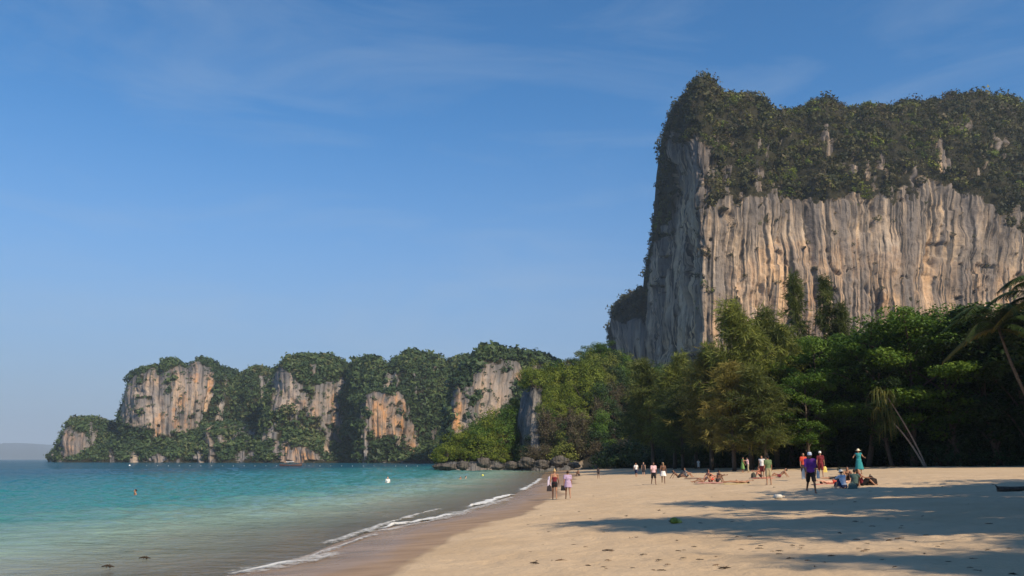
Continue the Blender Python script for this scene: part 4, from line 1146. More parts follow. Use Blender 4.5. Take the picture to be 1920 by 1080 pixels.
SKIN = {'fair': plain('fair_skin', (0.56, 0.34, 0.24), 0.55, 0.08), 'tan': plain('tanned_skin', (0.36, 0.19, 0.115), 0.55, 0.08), 'brown': plain('brown_skin', (0.18, 0.095, 0.06), 0.55, 0.08), 'red': plain('sunburnt_skin', (0.48, 0.20, 0.13), 0.55, 0.08)}
CLOTH = {}
def cloth(c):
    if c not in CLOTH: CLOTH[c] = plain('cloth', c, 0.85, 0.18, 14)
    return CLOTH[c]
WHITE, BLACK, DARK, PURPLE, LILAC, MAROON, RED, TEAL, PINK, GREENC, KHAKI, NAVY, STRAW, BLOND, BROWNH, YEL, GREYC, BLUEW = (
    (0.78, 0.76, 0.72), (0.014, 0.014, 0.016), (0.035, 0.030, 0.034), (0.17, 0.045, 0.28), (0.40, 0.30, 0.44), (0.16, 0.022, 0.030), (0.52, 0.07, 0.04), (0.03, 0.23, 0.25), (0.66, 0.44, 0.46),
    (0.12, 0.17, 0.08), (0.36, 0.30, 0.19), (0.02, 0.03, 0.08), (0.80, 0.68, 0.48), (0.52, 0.38, 0.19), (0.035, 0.020, 0.013), (0.75, 0.60, 0.16), (0.22, 0.22, 0.23), (0.50, 0.56, 0.68))

def rotx(v, a):
    c, s = math.cos(a), math.sin(a); return np.array([v[0], v[1] * c - v[2] * s, v[1] * s + v[2] * c])

def limb(root, a, sp, l1, bend, l2, sgn):
    """root, forward pitch a, sideways spread, upper length, bend of the lower piece, lower length"""
    d1 = np.array([sgn * math.sin(sp), math.sin(a) * math.cos(sp), -math.cos(a) * math.cos(sp)])
    b = a + bend
    d2 = np.array([sgn * math.sin(sp) * 0.5, math.sin(b), -math.cos(b)]); d2 /= np.linalg.norm(d2)
    return root + d1 * l1, root + d1 * l1 + d2 * l2, d2

POSES = {  # lean, (thigh pitch, knee) left / right, (arm pitch, spread, elbow) left / right   degrees
    'stand': (2, (4, -4), (-3, -3), (4, 9, 12), (-2, 9, 14)),
    'walk': (5, (24, -8), (-20, -22), (-22, 8, 16), (24, 8, 20)),
    'stroll': (3, (15, -6), (-13, -18), (-12, 10, 12), (12, 10, 20)),
    'reach': (4, (6, -4), (-6, -6), (75, 8, 10), (10, 10, 18)),
    'handson': (2, (5, -4), (-4, -4), (-24, 34, 100), (-24, 34, 100)),
    'sit': (-16, (135, -95), (128, -84), (-38, 14, 8), (60, 10, 30)),
    'hug': (14, (140, -118), (136, -114), (62, 10, 40), (62, 10, 40)),
    'recline': (-48, (96, -16), (120, -70), (-35, 22, 2), (-35, 22, 2)),
    'lie': (0, (3, 0), (8, -22), (6, 14, 8), (160, 20, 20)),
    'prone': (0, (-2, 2), (-2, 4), (150, 30, 80), (150, 30, 80)),
}

def person(label, xyz, h, face, pose, skin, wear, hair=None, hat=None, voxel=0.026, seed=0, group=None, carry=None):
    """face: 0 looks away from the camera (+Y), degrees counter-clockwise"""
    K = h / 1.72
    root = empty('person', xyz, math.radians(face), K); tag(root, label, 'person', group)
    lean, lgL, lgR, amL, amR = POSES[pose]; rd = math.radians
    lying = pose in ('lie', 'prone'); seated = pose in ('sit', 'hug', 'recline')
    hipz = 0.12 if seated else 0.93
    pel = np.array([0, 0, hipz])
    tf = lambda p: pel + rotx(np.array(p, float) - np.array([0, 0, 0.93]), -rd(lean))   # torso frame
    ch, nk, hd = tf((0, 0, 1.27)), tf((0, -0.005, 1.49)), tf((0, 0.012, 1.605))
    J = {}
    for s_, k, lg, am in ((-1, 'L', lgL, amL), (1, 'R', lgR, amR)):
        hip = pel + np.array([s_ * 0.085, 0, -0.02])
        kn, an, ds = limb(hip, rd(lg[0]), 0.04 if not seated else 0.10, 0.43, rd(lg[1]), 0.42, s_)
        sh = tf((s_ * 0.175, 0, 1.42))
        el, wr, dw = limb(sh, rd(am[0]), rd(am[1]), 0.29, rd(am[2]), 0.25, s_)
        J[k] = dict(hip=hip, kn=kn, an=an, sh=sh, el=el, wr=wr, dw=dw, s=s_, ds=ds)
    low = min(J['L']['an'][2], J['R']['an'][2]) - 0.075
    if not seated and not lying:
        sh_ = -low
    else: sh_ = 0.0
    B, X = Acc(), Acc()
    # trunk
    Rt = [[1, 0, 0], [0, math.cos(-rd(lean)), -math.sin(-rd(lean))], [0, math.sin(-rd(lean)), math.cos(-rd(lean))]]
    ellip(B, pel + np.array([0, 0, 0.0]), (0.155, 0.112, 0.125), Rt); ellip(B, tf((0, 0, 1.10)), (0.130, 0.095, 0.15), Rt)
    ellip(B, ch, (0.160, 0.110, 0.19), Rt); capsule(B, J['L']['sh'], 0.062, J['R']['sh'], 0.062); capsule(B, tf((0, 0, 1.40)), 0.062, hd - np.array([0, 0, .04]), 0.050)
    # head: skull, jaw, nose, ears
    ellip(B, hd + np.array([0, -0.008, 0.025]), (0.074, 0.093, 0.098), Rt); ellip(B, tf((0, 0.032, 1.565)), (0.056, 0.066, 0.070), Rt)
    capsule(X, tf((0, 0.098, 1.612)), 0.008, tf((0, 0.113, 1.588)), 0.014, 6)
    for s_ in (-1, 1): ellip(X, tf((s_ * 0.077, -0.005, 1.605)), (0.010, 0.020, 0.032), Rt, 8, 5)
    for k in 'LR':
        j = J[k]
        capsule(B, j['hip'], 0.086, j['kn'], 0.056); capsule(B, j['kn'], 0.054, j['an'], 0.036)
        capsule(B, j['kn'] * .7 + j['an'] * .3 + np.array([0, -0.016, 0]), 0.052, j['kn'] * .45 + j['an'] * .55, 0.042)
        fd = np.array([0, 1.0, 0]) if not seated else np.array([0, 0.75, 0.65])
        if lying: fd = np.array([0, 0.5, -0.8]) if pose == 'lie' else np.array([0, -0.2, -1])
        capsule(B, j['an'] + fd * -0.03 + np.array([0, 0, -0.035]), 0.036, j['an'] + fd * 0.15 + np.array([j['s'] * .015, 0, -0.045]), 0.028)
        capsule(B, j['sh'], 0.058, j['el'], 0.040); capsule(B, j['el'], 0.040, j['wr'], 0.027)
        # hand: palm, four fingers, thumb
        dw = j['dw']; palm = j['wr'] + dw * 0.055
        sx_ = np.array([0, 1.0, 0]) - dw * dw[1]; sx_ /= np.linalg.norm(sx_) + 1e-9; inn = np.array([-j['s'], 0, 0.0])
        capsule(B, j['wr'], 0.026, palm + sx_ * 0.014, 0.026); capsule(B, j['wr'], 0.026, palm - sx_ * 0.016, 0.024)
        for q, L_ in enumerate((0.070, 0.080, 0.075, 0.058)):
            b = palm + dw * 0.022 + sx_ * (0.028 - 0.019 * q)
            mid = b + dw * L_ * 0.55 + inn * 0.010; tip = mid + dw * L_ * 0.40 + inn * 0.026
            tube(X, [b, mid, tip], [0.0095, 0.0085, 0.0065], 6)
        b = palm - dw * 0.020 + sx_ * 0.030
        tube(X, [b, b + sx_ * 0.026 + dw * 0.026 + inn * .012, b + sx_ * 0.030 + dw * 0.056 + inn * .024], [0.011, 0.010, 0.007], 6)
    # clothes
    shells = []
    def torso_shell(a, lo=0.90, hi=1.44, g=0.020):
        ellip(a, tf((0, 0, max(lo + .05, .98))), (0.158 + g, 0.112 + g, 0.13), Rt); ellip(a, tf((0, 0, 1.12)), (0.142 + g, 0.102 + g, 0.16), Rt); ellip(a, ch, (0.164 + g, 0.114 + g, 0.185), Rt)
        capsule(a, J['L']['sh'], 0.064 + g * .7, J['R']['sh'], 0.064 + g * .7)
    def cone_skirt(name, col, z0, z1, r0, r1, dy=0.75, fold=0.06):
        n, m2 = 28, 9; th = np.linspace(0, 2 * math.pi, n, endpoint=False); V = []
        for i in range(m2):
            t = i / (m2 - 1); r = (r0 + (r1 - r0) * t) * (1 + fold * t * np.sin(th * 7 + seed)); z = z0 + (z1 - z0) * t
            mid = (J['L']['kn'] + J['R']['kn']) * 0.5; cy_ = pel[1] + (mid[1] - pel[1]) * max(0, (0.93 - z) / 0.5) * 0.6
            V.append(np.stack([r * np.cos(th), cy_ + r * dy * np.sin(th), np.full(n, z)], 1))
        for i in range(m2 - 1, -1, -1):
            V.append((V[i] - np.array([0, 0, 0])) * np.array([0.965, 0.965, 1.0]))
        V = np.concatenate(V); mm = 2 * m2; i = np.arange(mm * n).reshape(mm, n); j2 = np.roll(i, -1, 1); ii = np.roll(i, -1, 0); jj = np.roll(j2, -1, 0)
        Q = np.stack([i.ravel(), j2.ravel(), jj.ravel(), ii.ravel()], 1)
        shells.append((mesh_np(name, V, Q, cloth(col), root, True), None))
    for w in wear:
        kind, col = w[0], w[1]; a = Acc()
        if kind in ('shirt', 'vest', 'jacket'):
            torso_shell(a, 0.88, g=0.022 if kind != 'jacket' else 0.034)
            if kind != 'vest':
                for k in 'LR':
                    j = J[k]; f = 0.7 if kind == 'shirt' else 1.0
                    capsule(a, j['sh'], 0.074, j['sh'] * (1 - f) + j['el'] * f, 0.062)
            shells.append((a, (kind, col)))
        elif kind in ('shorts', 'trousers', 'trunks'):
            ellip(a, pel + np.array([0, 0, 0.02]), (0.178, 0.132, 0.12), Rt)
            for k in 'LR':
                j = J[k]; f = {'shorts': 0.85, 'trunks': 0.45, 'trousers': 1.0}[kind]
                capsule(a, j['hip'], 0.108, j['hip'] * (1 - f) + j['kn'] * f, 0.092 if kind == 'shorts' else 0.08)
                if kind == 'trousers': capsule(a, j['kn'], 0.078, j['kn'] * .1 + j['an'] * .9, 0.062)
            shells.append((a, (kind, col)))
        elif kind == 'swimsuit':
            ellip(a, pel, (0.166, 0.122, 0.115), Rt); ellip(a, tf((0, 0, 1.10)), (0.140, 0.105, 0.16), Rt); ellip(a, tf((0, 0, 1.24)), (0.166, 0.118, 0.14), Rt); shells.append((a, (kind, col)))
        elif kind == 'bikini_bottom':
            ellip(a, pel + np.array([0, 0, -0.01]), (0.168, 0.124, 0.085), Rt); shells.append((a, (kind, col)))
        elif kind == 'bikini_top':
            ellip(a, tf((0, 0.0, 1.30)), (0.171, 0.124, 0.055), Rt); shells.append((a, (kind, col)))
        elif kind == 'skirt': cone_skirt('skirt', col, 1.02, 0.50 if len(w) < 3 else w[2], 0.165, 0.27)
        elif kind == 'dress':
            torso_shell(a, 0.95, g=0.018); shells.append((a, ('bodice', col))); cone_skirt('dress_skirt', col, 1.06, w[2] if len(w) > 2 else 0.45, 0.17, 0.30)
        elif kind == 'tunic':
            torso_shell(a, 0.95, g=0.030)
            for k in 'LR': capsule(a, J[k]['sh'], 0.078, J[k]['sh'] * .45 + J[k]['el'] * .55, 0.085)
            shells.append((a, ('tunic', col))); cone_skirt('tunic_hem', col, 1.12, 0.72, 0.19, 0.25, 0.8)
    body = fuse(B, 'body', voxel, SKIN[skin], root, X)
    for a, spec in shells:
        if spec is None: continue
        fuse(a, spec[0], max(voxel, 0.024), cloth(spec[1]), root)
    if hair is not None:
        a = Acc(); style, col = hair
        ellip(a, tf((0, -0.022, 1.645)), (0.084, 0.098, 0.092), Rt)
        if style == 'bun': ellip(a, tf((0, -0.06, 1.73)), (0.05, 0.05, 0.045), Rt)
        if style == 'long': ellip(a, tf((0, -0.075, 1.52)), (0.088, 0.05, 0.15), Rt)
        fuse(a, 'hair', 0.02, cloth(col), root)
    if hat is not None:
        style, col = hat; a = Acc(); th = np.linspace(0, 2 * math.pi, 24, endpoint=False)
        prof = [(0.001, 1.775), (0.06, 1.768), (0.088, 1.73), (0.094, 1.665)] + ([(0.20, 1.645), (0.20, 1.637), (0.092, 1.655)] if style == 'sun' else [(0.096, 1.645), (0.088, 1.645)])
        V = []
        for r, z in prof: V += [tf((r * math.cos(t), r * 1.08 * math.sin(t) - 0.01, z)) for t in th]
        m_ = len(prof); i = np.arange(m_ * 24).reshape(m_, 24); j = np.roll(i, -1, 1)
        Q = np.stack([i[:-1].ravel(), i[1:].ravel(), j[1:].ravel(), j[:-1].ravel()], 1); a.add(np.array(V), Q)
        if style == 'cap':
            vv = [tf((0.085 * math.cos(t), 0.085 + 0.0 + 0.10 * math.sin(t), 1.655)) for t in np.linspace(0, math.pi, 9)]; vv2 = [v + np.array([0, 0, -0.008]) for v in vv]
            a.add(np.array(vv + vv2), None, [[0, q, q + 1] for q in range(1, 8)] + [[9, 9 + q + 1, 9 + q] for q in range(1, 8)])
        a.build('hat', cloth(col), root, True)
    if lying:
        # lay the standing figure down: back on the sand for 'lie', belly for 'prone'; head along local +X
        sgn = 1 if pose == 'lie' else -1
        Mx = Matrix.Rotation(math.radians(90 * sgn), 4, 'X')
        turn = Matrix.Rotation(math.radians(face), 4, 'Z')
        root.rotation_euler = (turn @ Mx).to_euler()
        root.location = Vector(xyz) + Vector((0, 0, 0.115 * K)) - (turn @ Mx).to_3x3() @ Vector((0, 0, 0.9 * K))
    else:
        root.location = (xyz[0], xyz[1], xyz[2] + sh_ * K + (0.0 if not seated else 0.0))
    return root, J, tf, sh_

def put(px, feet, head=None):
    x, y, z = on_ground(px, feet)
    h = None
    if head is not None: h = min(1.92, max(1.2, float(at(px, head, y)[2]) - z))
    return (x, y, z), h

def walker(label, px, feet, head, face, pose, skin, wear, **kw):
    p, h = put(px, feet, head)
    return person(label, p, h, face, pose, skin, wear, **kw)

# two women strolling away along the wet sand
pw1 = walker('woman with pale topknot in a maroon swimsuit, left of the strolling pair at the waterline', 1040, 937, 880, -4, 'stroll', 'tan', [('swimsuit', MAROON), ('trunks', BLACK)], hair=('bun', BLOND), voxel=0.016, seed=1)
pw2 = walker('woman in a loose lilac tunic, right of the strolling pair at the waterline', 1065, 936, 883, 3, 'stroll', 'tan', [('tunic', LILAC), ('trunks', NAVY)], hair=('short', BROWNH), voxel=0.016, seed=2)
# beyond them
walker('small dark figure standing alone on the pale sand right of the strolling pair', 1122, 897, 880, 20, 'stand', 'brown', [('trunks', BLACK), ('vest', DARK)], hair=('short', BLACK), seed=3)
p, _ = put(1086, 892); person('person sitting alone on the sand near the rocks, farthest left sitter', p, 1.7, 60, 'hug', 'brown', [('trunks', DARK)], hair=('short', BLACK), seed=4)
walker('person in a white top and dark shorts, leftmost of the four walkers in a row', 1193, 895, 868, 160, 'stroll', 'tan', [('shirt', WHITE), ('shorts', NAVY)], hair=('short', BROWNH), seed=5)
walker('person in a dark vest with pale arms, second of the four walkers', 1207, 893, 867, 175, 'stand', 'fair', [('vest', DARK), ('shorts', DARK)], hair=('short', BROWNH), seed=6)
walker('man in a pale pink shirt and black shorts walking on the open sand', 1226, 909, 867, 185, 'stroll', 'brown', [('shirt', PINK), ('shorts', BLACK)], hair=('short', BLACK), seed=7)
walker('woman in a white wrap skirt and black top with pale hair', 1244, 907, 867, 170, 'stroll', 'brown', [('bikini_top', BLACK), ('skirt', WHITE, 0.62)], hair=('long', BLOND), seed=8)
walker('person in white standing by the dark bushes at the edge of the wood', 1310, 881, 862, 180, 'stand', 'fair', [('shirt', WHITE), ('shorts', WHITE)], hair=('short', BROWNH), seed=9)
# sunbathers in the middle
p, _ = put(1272, 896); person('sunbather leaning back on the sand, left of the middle sunbathers', p, 1.7, -80, 'recline', 'brown', [('trunks', BLACK)], hair=('short', BLACK), seed=10)
p, _ = put(1287, 895); person('dark clothed sunbather with drawn up knees next to the black bag', p, 1.65, -80, 'sit', 'tan', [('vest', GREYC), ('trunks', BLACK)], hair=('long', BLACK), seed=11)
p, _ = put(1319, 905); person('woman leaning back on her hands, left of the three reddish sitters', p, 1.65, 70, 'recline', 'tan', [('bikini_top', LILAC), ('bikini_bottom', LILAC)], hair=('short', BROWNH), seed=12)
p, _ = put(1332, 904); person('sunburnt man sitting upright, middle of the three reddish sitters', p, 1.78, -60, 'sit', 'red', [('trunks', RED)], hair=('short', BLACK), seed=13)
p, _ = put(1345, 904); person('brown skinned sitter hugging the knees, right of the three reddish sitters', p, 1.72, -75, 'hug', 'brown', [('trunks', DARK)], hair=('short', BLACK), seed=14)
p, _ = put(1382, 907); person('sunbather stretched out flat on a towel, head to the right', p, 1.7, 86, 'lie', 'tan', [('bikini_bottom', KHAKI), ('bikini_top', KHAKI)], hair=('short', BLACK), seed=15)
walker('woman in a long green wrap reaching towards her companion near the wood', 1393, 886, 857, -85, 'reach', 'tan', [('dress', (0.16, 0.30, 0.09), 0.35)], hair=('short', BROWNH), seed=16)
walker('thin person in pale clothes standing close to the woman in green', 1403, 886, 858, 95, 'reach', 'tan', [('shirt', PINK), ('trousers', KHAKI)], hair=('short', BLACK), seed=17)
walker('person in a white vest and red shorts standing half behind the man in green', 1430, 897, 855, 150, 'stand', 'tan', [('vest', WHITE), ('shorts', MAROON)], hair=('short', BROWNH), seed=18)
walker('man in a dark green shirt and khaki shorts standing with his back turned', 1442, 909, 855, 10, 'stand', 'tan', [('shirt', GREENC), ('shorts', KHAKI)], hair=('short', BLACK), seed=19)
p, _ = put(1427, 895); person('person crouched on a towel behind the legs of the man in green', p, 1.65, 80, 'hug', 'red', [('trunks', BLACK)], hair=('short', BLACK), seed=20)
p, _ = put(1462, 895); person('sunbather lying right of the man in green, dark haired head raised', p, 1.7, 84, 'recline', 'tan', [('trunks', MAROON)], hair=('short', BLACK), seed=21)
# the purple walker and those behind
pp = walker('walker in a bright purple jacket with a pale blue collar, largest figure on the beach', 1522, 925, 848, 172, 'walk', 'brown', [('jacket', PURPLE), ('shorts', BLACK)], hair=('short', BLACK), hat=('cap', BLUEW), voxel=0.016, seed=22)
walker('person in a red shirt partly hidden behind the purple walker', 1508, 899, 850, 190, 'stand', 'tan', [('shirt', RED), ('shorts', DARK)], hair=('short', BROWNH), seed=23)
pm = walker('man in a maroon shirt and white cap carrying yellow bags', 1540, 895, 847, 165, 'stroll', 'tan', [('shirt', MAROON), ('shorts', MAROON)], hair=('short', BLACK), hat=('cap', WHITE), seed=24)
pt = walker('woman in a teal dress and straw hat holding out her skirt', 1612, 889, 843, 170, 'handson', 'tan', [('dress', TEAL, 0.30)], hair=('long', BROWNH), hat=('sun', STRAW), voxel=0.016, seed=25)
# resting group under the edge of the shade
p, _ = put(1565, 908); person('fair sunbather lying on the sand in front of the resting group, head to the left', p, 1.75, -88, 'lie', 'fair', [('trunks', RED)], hair=('short', BLACK), voxel=0.016, seed=26)
p, _ = put(1566, 900); person('dark clothed sunbather lying behind the fair one', p, 1.7, -88, 'prone', 'tan', [('shorts', BLACK), ('shirt', DARK)], hair=('short', BLACK), seed=27)
p, _ = put(1583, 916); person('seated person in a white and blue top, front of the resting group', p, 1.7, 20, 'hug', 'fair', [('shirt', BLUEW), ('shorts', NAVY)], hair=('short', BROWNH), hat=('cap', WHITE), seed=28)
p, _ = put(1603, 913); person('seated person in dark green beside the white and blue one', p, 1.7, -30, 'hug', 'tan', [('shirt', (0.06, 0.10, 0.09)), ('shorts', BLACK)], hair=('short', BLACK), seed=29)
p, _ = put(1617, 911); person('seated woman in maroon at the right of the resting group', p, 1.68, -100, 'sit', 'tan', [('vest', MAROON), ('shorts', BLACK)], hair=('long', BROWNH), seed=30)
p, _ = put(1590, 902); person('seated person with bare shoulders at the back of the resting group', p, 1.68, 160, 'hug', 'tan', [('bikini_top', BLACK), ('shorts', DARK)], hair=('long', BLACK), seed=31)
# swimmers: only head and shoulders out of the water
def swimmer(px, py, label, skin, hair, seed, wear=None):
    Y = float(depth_at_z(py, 0.0)); x = float(at(px, py, Y)[0])
    r, *_ = person(label, (x, Y, 0.0), 1.72, seed * 47.0, 'stand', skin, wear or [('trunks', NAVY)], hair=hair, seed=seed)
    r.location.z = -1.36 if wear is None else -1.05
swimmer(254, 927, 'dark haired swimmer alone in the left part of the bay', 'tan', ('short', BLACK), 41)
swimmer(727, 906, 'bather in a white top standing chest deep in the bay', 'fair', ('short', BROWNH), 42, [('shirt', WHITE)])
swimmer(863, 899, 'swimmer left of the close pair off the headland rocks', 'tan', ('short', GREYC), 43)
swimmer(873, 898, 'swimmer right of the close pair off the headland rocks', 'fair', ('short', BLACK), 44)

# ------------------------------------------------------------------ belongings on the beach
def slab(name, w, d, h, mat, parent=None, seed=0, loc=(0, 0, 0), rz=0.0, rum=0.02):
    """a soft rumpled cloth / bag body with rounded edges"""
    n = 13; u = np.linspace(-1, 1, n); U, Vv = np.meshgrid(u, u)
    e = np.clip(1 - np.maximum(np.abs(U), np.abs(Vv)) ** 4, 0, 1) ** 0.5
    z = h * e * (1 + 0.5 * fbm(n3(U * 1.7 + seed, Vv * 1.7, 0 * U), 3, seed).reshape(U.shape)) + rum * e * fbm(n3(U * 4, Vv * 4, 0 * U + seed), 2, seed + 1).reshape(U.shape)
    wob = 1 + 0.10 * fbm(n3(U * 1.3, Vv * 1.3, 0 * U + seed + 5), 2, seed + 2).reshape(U.shape)
    V = n3(U * w / 2 * wob, Vv * d / 2 * wob, z); Q = grid_faces(n, n)
    rim = np.concatenate([np.arange(n), np.arange(2 * n - 1, n * n, n), np.arange(n * n - 2, n * (n - 1) - 1, -1), np.arange(n * (n - 2), 0, -n)])
    nb = len(V); V = np.concatenate([V, V[rim] * [1, 1, 0] - [0, 0, 0.02]]); k = np.arange(len(rim)); k2 = np.roll(k, -1)
    Q2 = np.stack([rim[k], nb + k, nb + k2, rim[k2]], 1)
    o = mesh_np(name, V, np.concatenate([Q, Q2]), mat, parent, True); o.location = loc; o.rotation_euler = (0, 0, rz); return o

def bag(px, py, w, d, h, col, label, seed, cat='bag'):
    x, y, z = on_ground(px, py); r = empty('bag', (x, y, z), seed * 0.7); tag(r, label, cat)
    slab('body', w, d, h, cloth(col), r, seed)
    T = Acc(); a = np.linspace(0, math.pi, 9); tube(T, np.stack([w * 0.30 * np.cos(a), 0 * a, h * 0.8 + h * 0.55 * np.sin(a)], 1), np.full(9, 0.014), 6); T.build('handle', cloth(tuple(c * .7 for c in col)), r)
    return r
bag(1279, 894, 0.6, 0.4, 0.34, (0.03, 0.03, 0.035), 'dark bag standing among the sunbathers in the middle of the beach', 1)
bag(1633, 910, 0.9, 0.55, 0.42, (0.02, 0.014, 0.012), 'big black bag at the right end of the resting group', 2)
bag(1575, 913, 0.55, 0.4, 0.30, (0.03, 0.035, 0.06), 'navy bag at the feet of the fair sunbather', 3)
bag(1599, 916, 0.45, 0.35, 0.25, (0.08, 0.13, 0.12), 'grey green bag beside the seated person in dark green', 4)
bag(1413, 896, 0.35, 0.3, 0.32, (0.05, 0.05, 0.04), 'small dark bag by the towel behind the man in green', 5)
bag(1574, 882, 0.5, 0.35, 0.25, (0.04, 0.045, 0.03), 'dark bundle lying on the lit sand behind the resting group', 6)
def towel(px, py, w, d, col, label, seed, rz):
    x, y, z = on_ground(px, py); o = slab('towel', w, d, 0.035, cloth(col), None, seed, (x, y, z + 0.005), rz, 0.03); tag(o, label, 'towel')
towel(1382, 907.5, 2.1, 1.0, (0.45, 0.34, 0.16), 'mustard towel under the flat sunbather', 11, 0.04)
towel(1563, 908.5, 2.3, 1.1, (0.50, 0.18, 0.13), 'red towel under the fair sunbather of the resting group', 12, -0.05)
towel(1305, 897, 1.9, 0.9, (0.10, 0.05, 0.04), 'dark brown mat spread on the sand right of the middle sunbathers', 13, 0.05)
towel(1333, 905.5, 2.2, 1.0, (0.40, 0.20, 0.16), 'reddish mat under the three reddish sitters', 14, 0.02)
towel(1430, 896.5, 1.8, 0.9, (0.45, 0.14, 0.10), 'red towel behind the legs of the man in green', 15, 0.0)
# things carried
def hang(name, label, cat, owner, local, w, h, col, seed):
    root, J, tf, up = owner
    o = slab(name, w, w * 0.45, h, cloth(col), None, seed, (0, 0, 0), 0)
    o.rotation_euler = root.rotation_euler
    o.location = root.location + root.rotation_euler.to_matrix() @ (Vector(local) * root.scale[0]); tag(o, label, cat)
hang('yellow_bag', 'pair of yellow shopping bags held low by the man in maroon', 'bag', pm, (-0.27, 0.05, 0.36), 0.30, 0.36, YEL, 21)
hang('beach_bag', 'dark beach bag hanging from the hand of the woman in the maroon swimsuit', 'bag', pw1, (-0.31, 0.0, 0.50), 0.28, 0.28, DARK, 22)
hang('sarong', 'pale lilac sarong over the arm of the woman in the maroon swimsuit', 'sarong', pw1, (-0.30, 0.02, 0.80), 0.22, 0.42, (0.66, 0.58, 0.70), 23)
hang('beach_bag', 'black bag in the hand of the woman in the lilac tunic', 'bag', pw2, (-0.31, 0.0, 0.55), 0.24, 0.24, BLACK, 24)
hang('towel_bundle', 'white towel bundle hanging at one hip of the purple walker', 'towel', pp, (0.30, 0.05, 0.66), 0.15, 0.40, WHITE, 25)
hang('towel_bundle', 'white cloth hanging at the other hip of the purple walker', 'towel', pp, (-0.30, 0.05, 0.68), 0.14, 0.36, WHITE, 26)
# coconut and a white bottle-shaped float lying on the sand
def coconut():
    x, y, z = on_ground(1267, 983); r = empty('coconut', (x, y, z), 0.4); tag(r, 'green and yellow coconut lying on the lit sand at the edge of the shade', 'coconut')
    th = np.linspace(0, 2 * math.pi, 18, endpoint=False); a = Acc()
    for cx, sc, col, nm in ((-0.05, 1.0, (0.20, 0.22, 0.03), 'husk'), (0.10, 0.78, (0.45, 0.42, 0.10), 'husk_half')):
        a = Acc(); ellip(a, (cx, 0, 0.09 * sc), (0.14 * sc, 0.10 * sc, 0.095 * sc), None, 18, 11); V = a.verts()
        V = V + (V - np.array([cx, 0, 0.09])) * (0.10 * np.cos(3 * np.arctan2(V[:, 1], V[:, 2] - 0.09)))[:, None]
        mesh_np(nm, V, a.faces(), plain(nm + '_skin', col, 0.45, 0.3, 12), r, True)
    T = Acc(); tube(T, [(-0.19, 0, 0.09), (-0.24, 0, 0.10)], [0.02, 0.012], 7); T.build('stalk', BARK, r)
coconut()
x, y, z = on_ground(1460, 936); r = empty('float', (x, y, z), 0.15); tag(r, 'small dirty white plastic float lying on the shaded sand', 'float')
a = Acc(); capsule(a, (-0.12, 0, 0.10), 0.10, (0.08, 0, 0.10), 0.095, 14); a.build('shell', plain('dull_white_plastic', (0.62, 0.58, 0.50), 0.5, 0.2), r)
a = Acc(); tube(a, [(0.17, 0, 0.10), (0.26, 0, 0.10)], [0.04, 0.035], 10); a.build('neck', plain('buff_plastic', (0.48, 0.40, 0.30), 0.5, 0.2), r)
# drift log at the right edge
x, y, z = on_ground(1872, 920); r = empty('drift_log', (x, y, z - 0.03), 0.05, 0.72); tag(r, 'dark drift log lying in the shade at the right edge of the beach', 'log')
rng = np.random.default_rng(5); pts = np.array([[0, 0, .12], [0.8, .05, .13], [1.8, .02, .15], [3.0, -.1, .17], [4.2, -.1, .2]]); T = Acc(); tube(T, pts, [0.17, 0.13, 0.14, 0.16, 0.19], 10)
V = T.verts() * (1 + 0.05 * fbm(T.verts() * 3, 3, 4)[:, None]); mesh_np('stem', V, T.faces(), plain('wet_drift_wood', (0.085, 0.070, 0.058), 0.9, 0.4, 9), r, True)
T = Acc(); tube(T, [(0.05, 0, .15), (-0.12, .05, .34)], [0.07, 0.03], 7); T.build('branch_stub', BARK, r)
T = Acc(); tube(T, [(2.2, 0, .2), (2.5, -.35, .42), (2.7, -.5, .5)], [0.06, 0.04, 0.02], 7); T.build('branch_stub', BARK, r)

# flotsam: bits of bark, leaf and weed one could pick up
def flotsam_mesh(seed):
    rng = np.random.default_rng(seed); T = Acc(); L = 1.0
    p = np.array([[-.5, 0, .02], [-.15, rng.normal() * .08, .05 + .03 * rng.uniform()], [.2, rng.normal() * .08, .05], [.5, rng.normal() * .1, .02]])
    tube(T, p, [.03, .06, .05, .02], 6)
    for k in range(rng.integers(1, 4)):
        b = p[rng.integers(1, 3)]; d = rng.normal(size=3) * .25; d[2] = abs(d[2]) * .3; tube(T, [b, b + d], [.025, .008], 5)
    V = T.verts(); c = rng.normal(size=(5, 3)) * np.array([.28, .10, .01]) + [0, 0, .04]
    lv, lq = leaf_quads(c, rng.normal(size=(5, 3)) * .3 + [0, 0, 1.0], 0.34, 0.16, rng)
    o = mesh_np('flotsam', np.concatenate([V, lv]), [np.concatenate([T.faces()[0], lq + len(V)]), T.faces()[1]], None, None, True); me = o.data; bpy.data.objects.remove(o); return me
FLM = [flotsam_mesh(k) for k in range(6)]; FLMAT = [plain('sodden_bark', (0.045, 0.032, 0.022), 0.9, 0.4, 12), plain('dry_leaf', (0.15, 0.095, 0.055), 0.9, 0.4, 12)]
for me in FLM: me.materials.append(FLMAT[0])
rng = random.Random(12); n_fl = 0
spots_ = [(1078, 1022), (1052, 1051), (1312, 1050), (1270, 1013), (1330, 1006), (1408, 1006), (1448, 1000), (1390, 1030), (1460, 1039), (1560, 1043), (1606, 1012), (1733, 1038), (1832, 1071), (1900, 1078), (1817, 939), (1375, 979), (1424, 974), (1236, 957), (1141, 1032), (1003, 1056), (1187, 1010), (1515, 1052), (1655, 1050), (1700, 1062), (1690, 1010), (1575, 1000), (1120, 985), (1058, 990), (1205, 1040), (1360, 1065)]
while len(spots_) < 150:
    px, py = rng.uniform(980, 1915), 905 + 172 * rng.random() ** 0.8
    if px < 960 + (1080 - py) * 0.2 and py < 950: continue
    spots_.append((px, py))
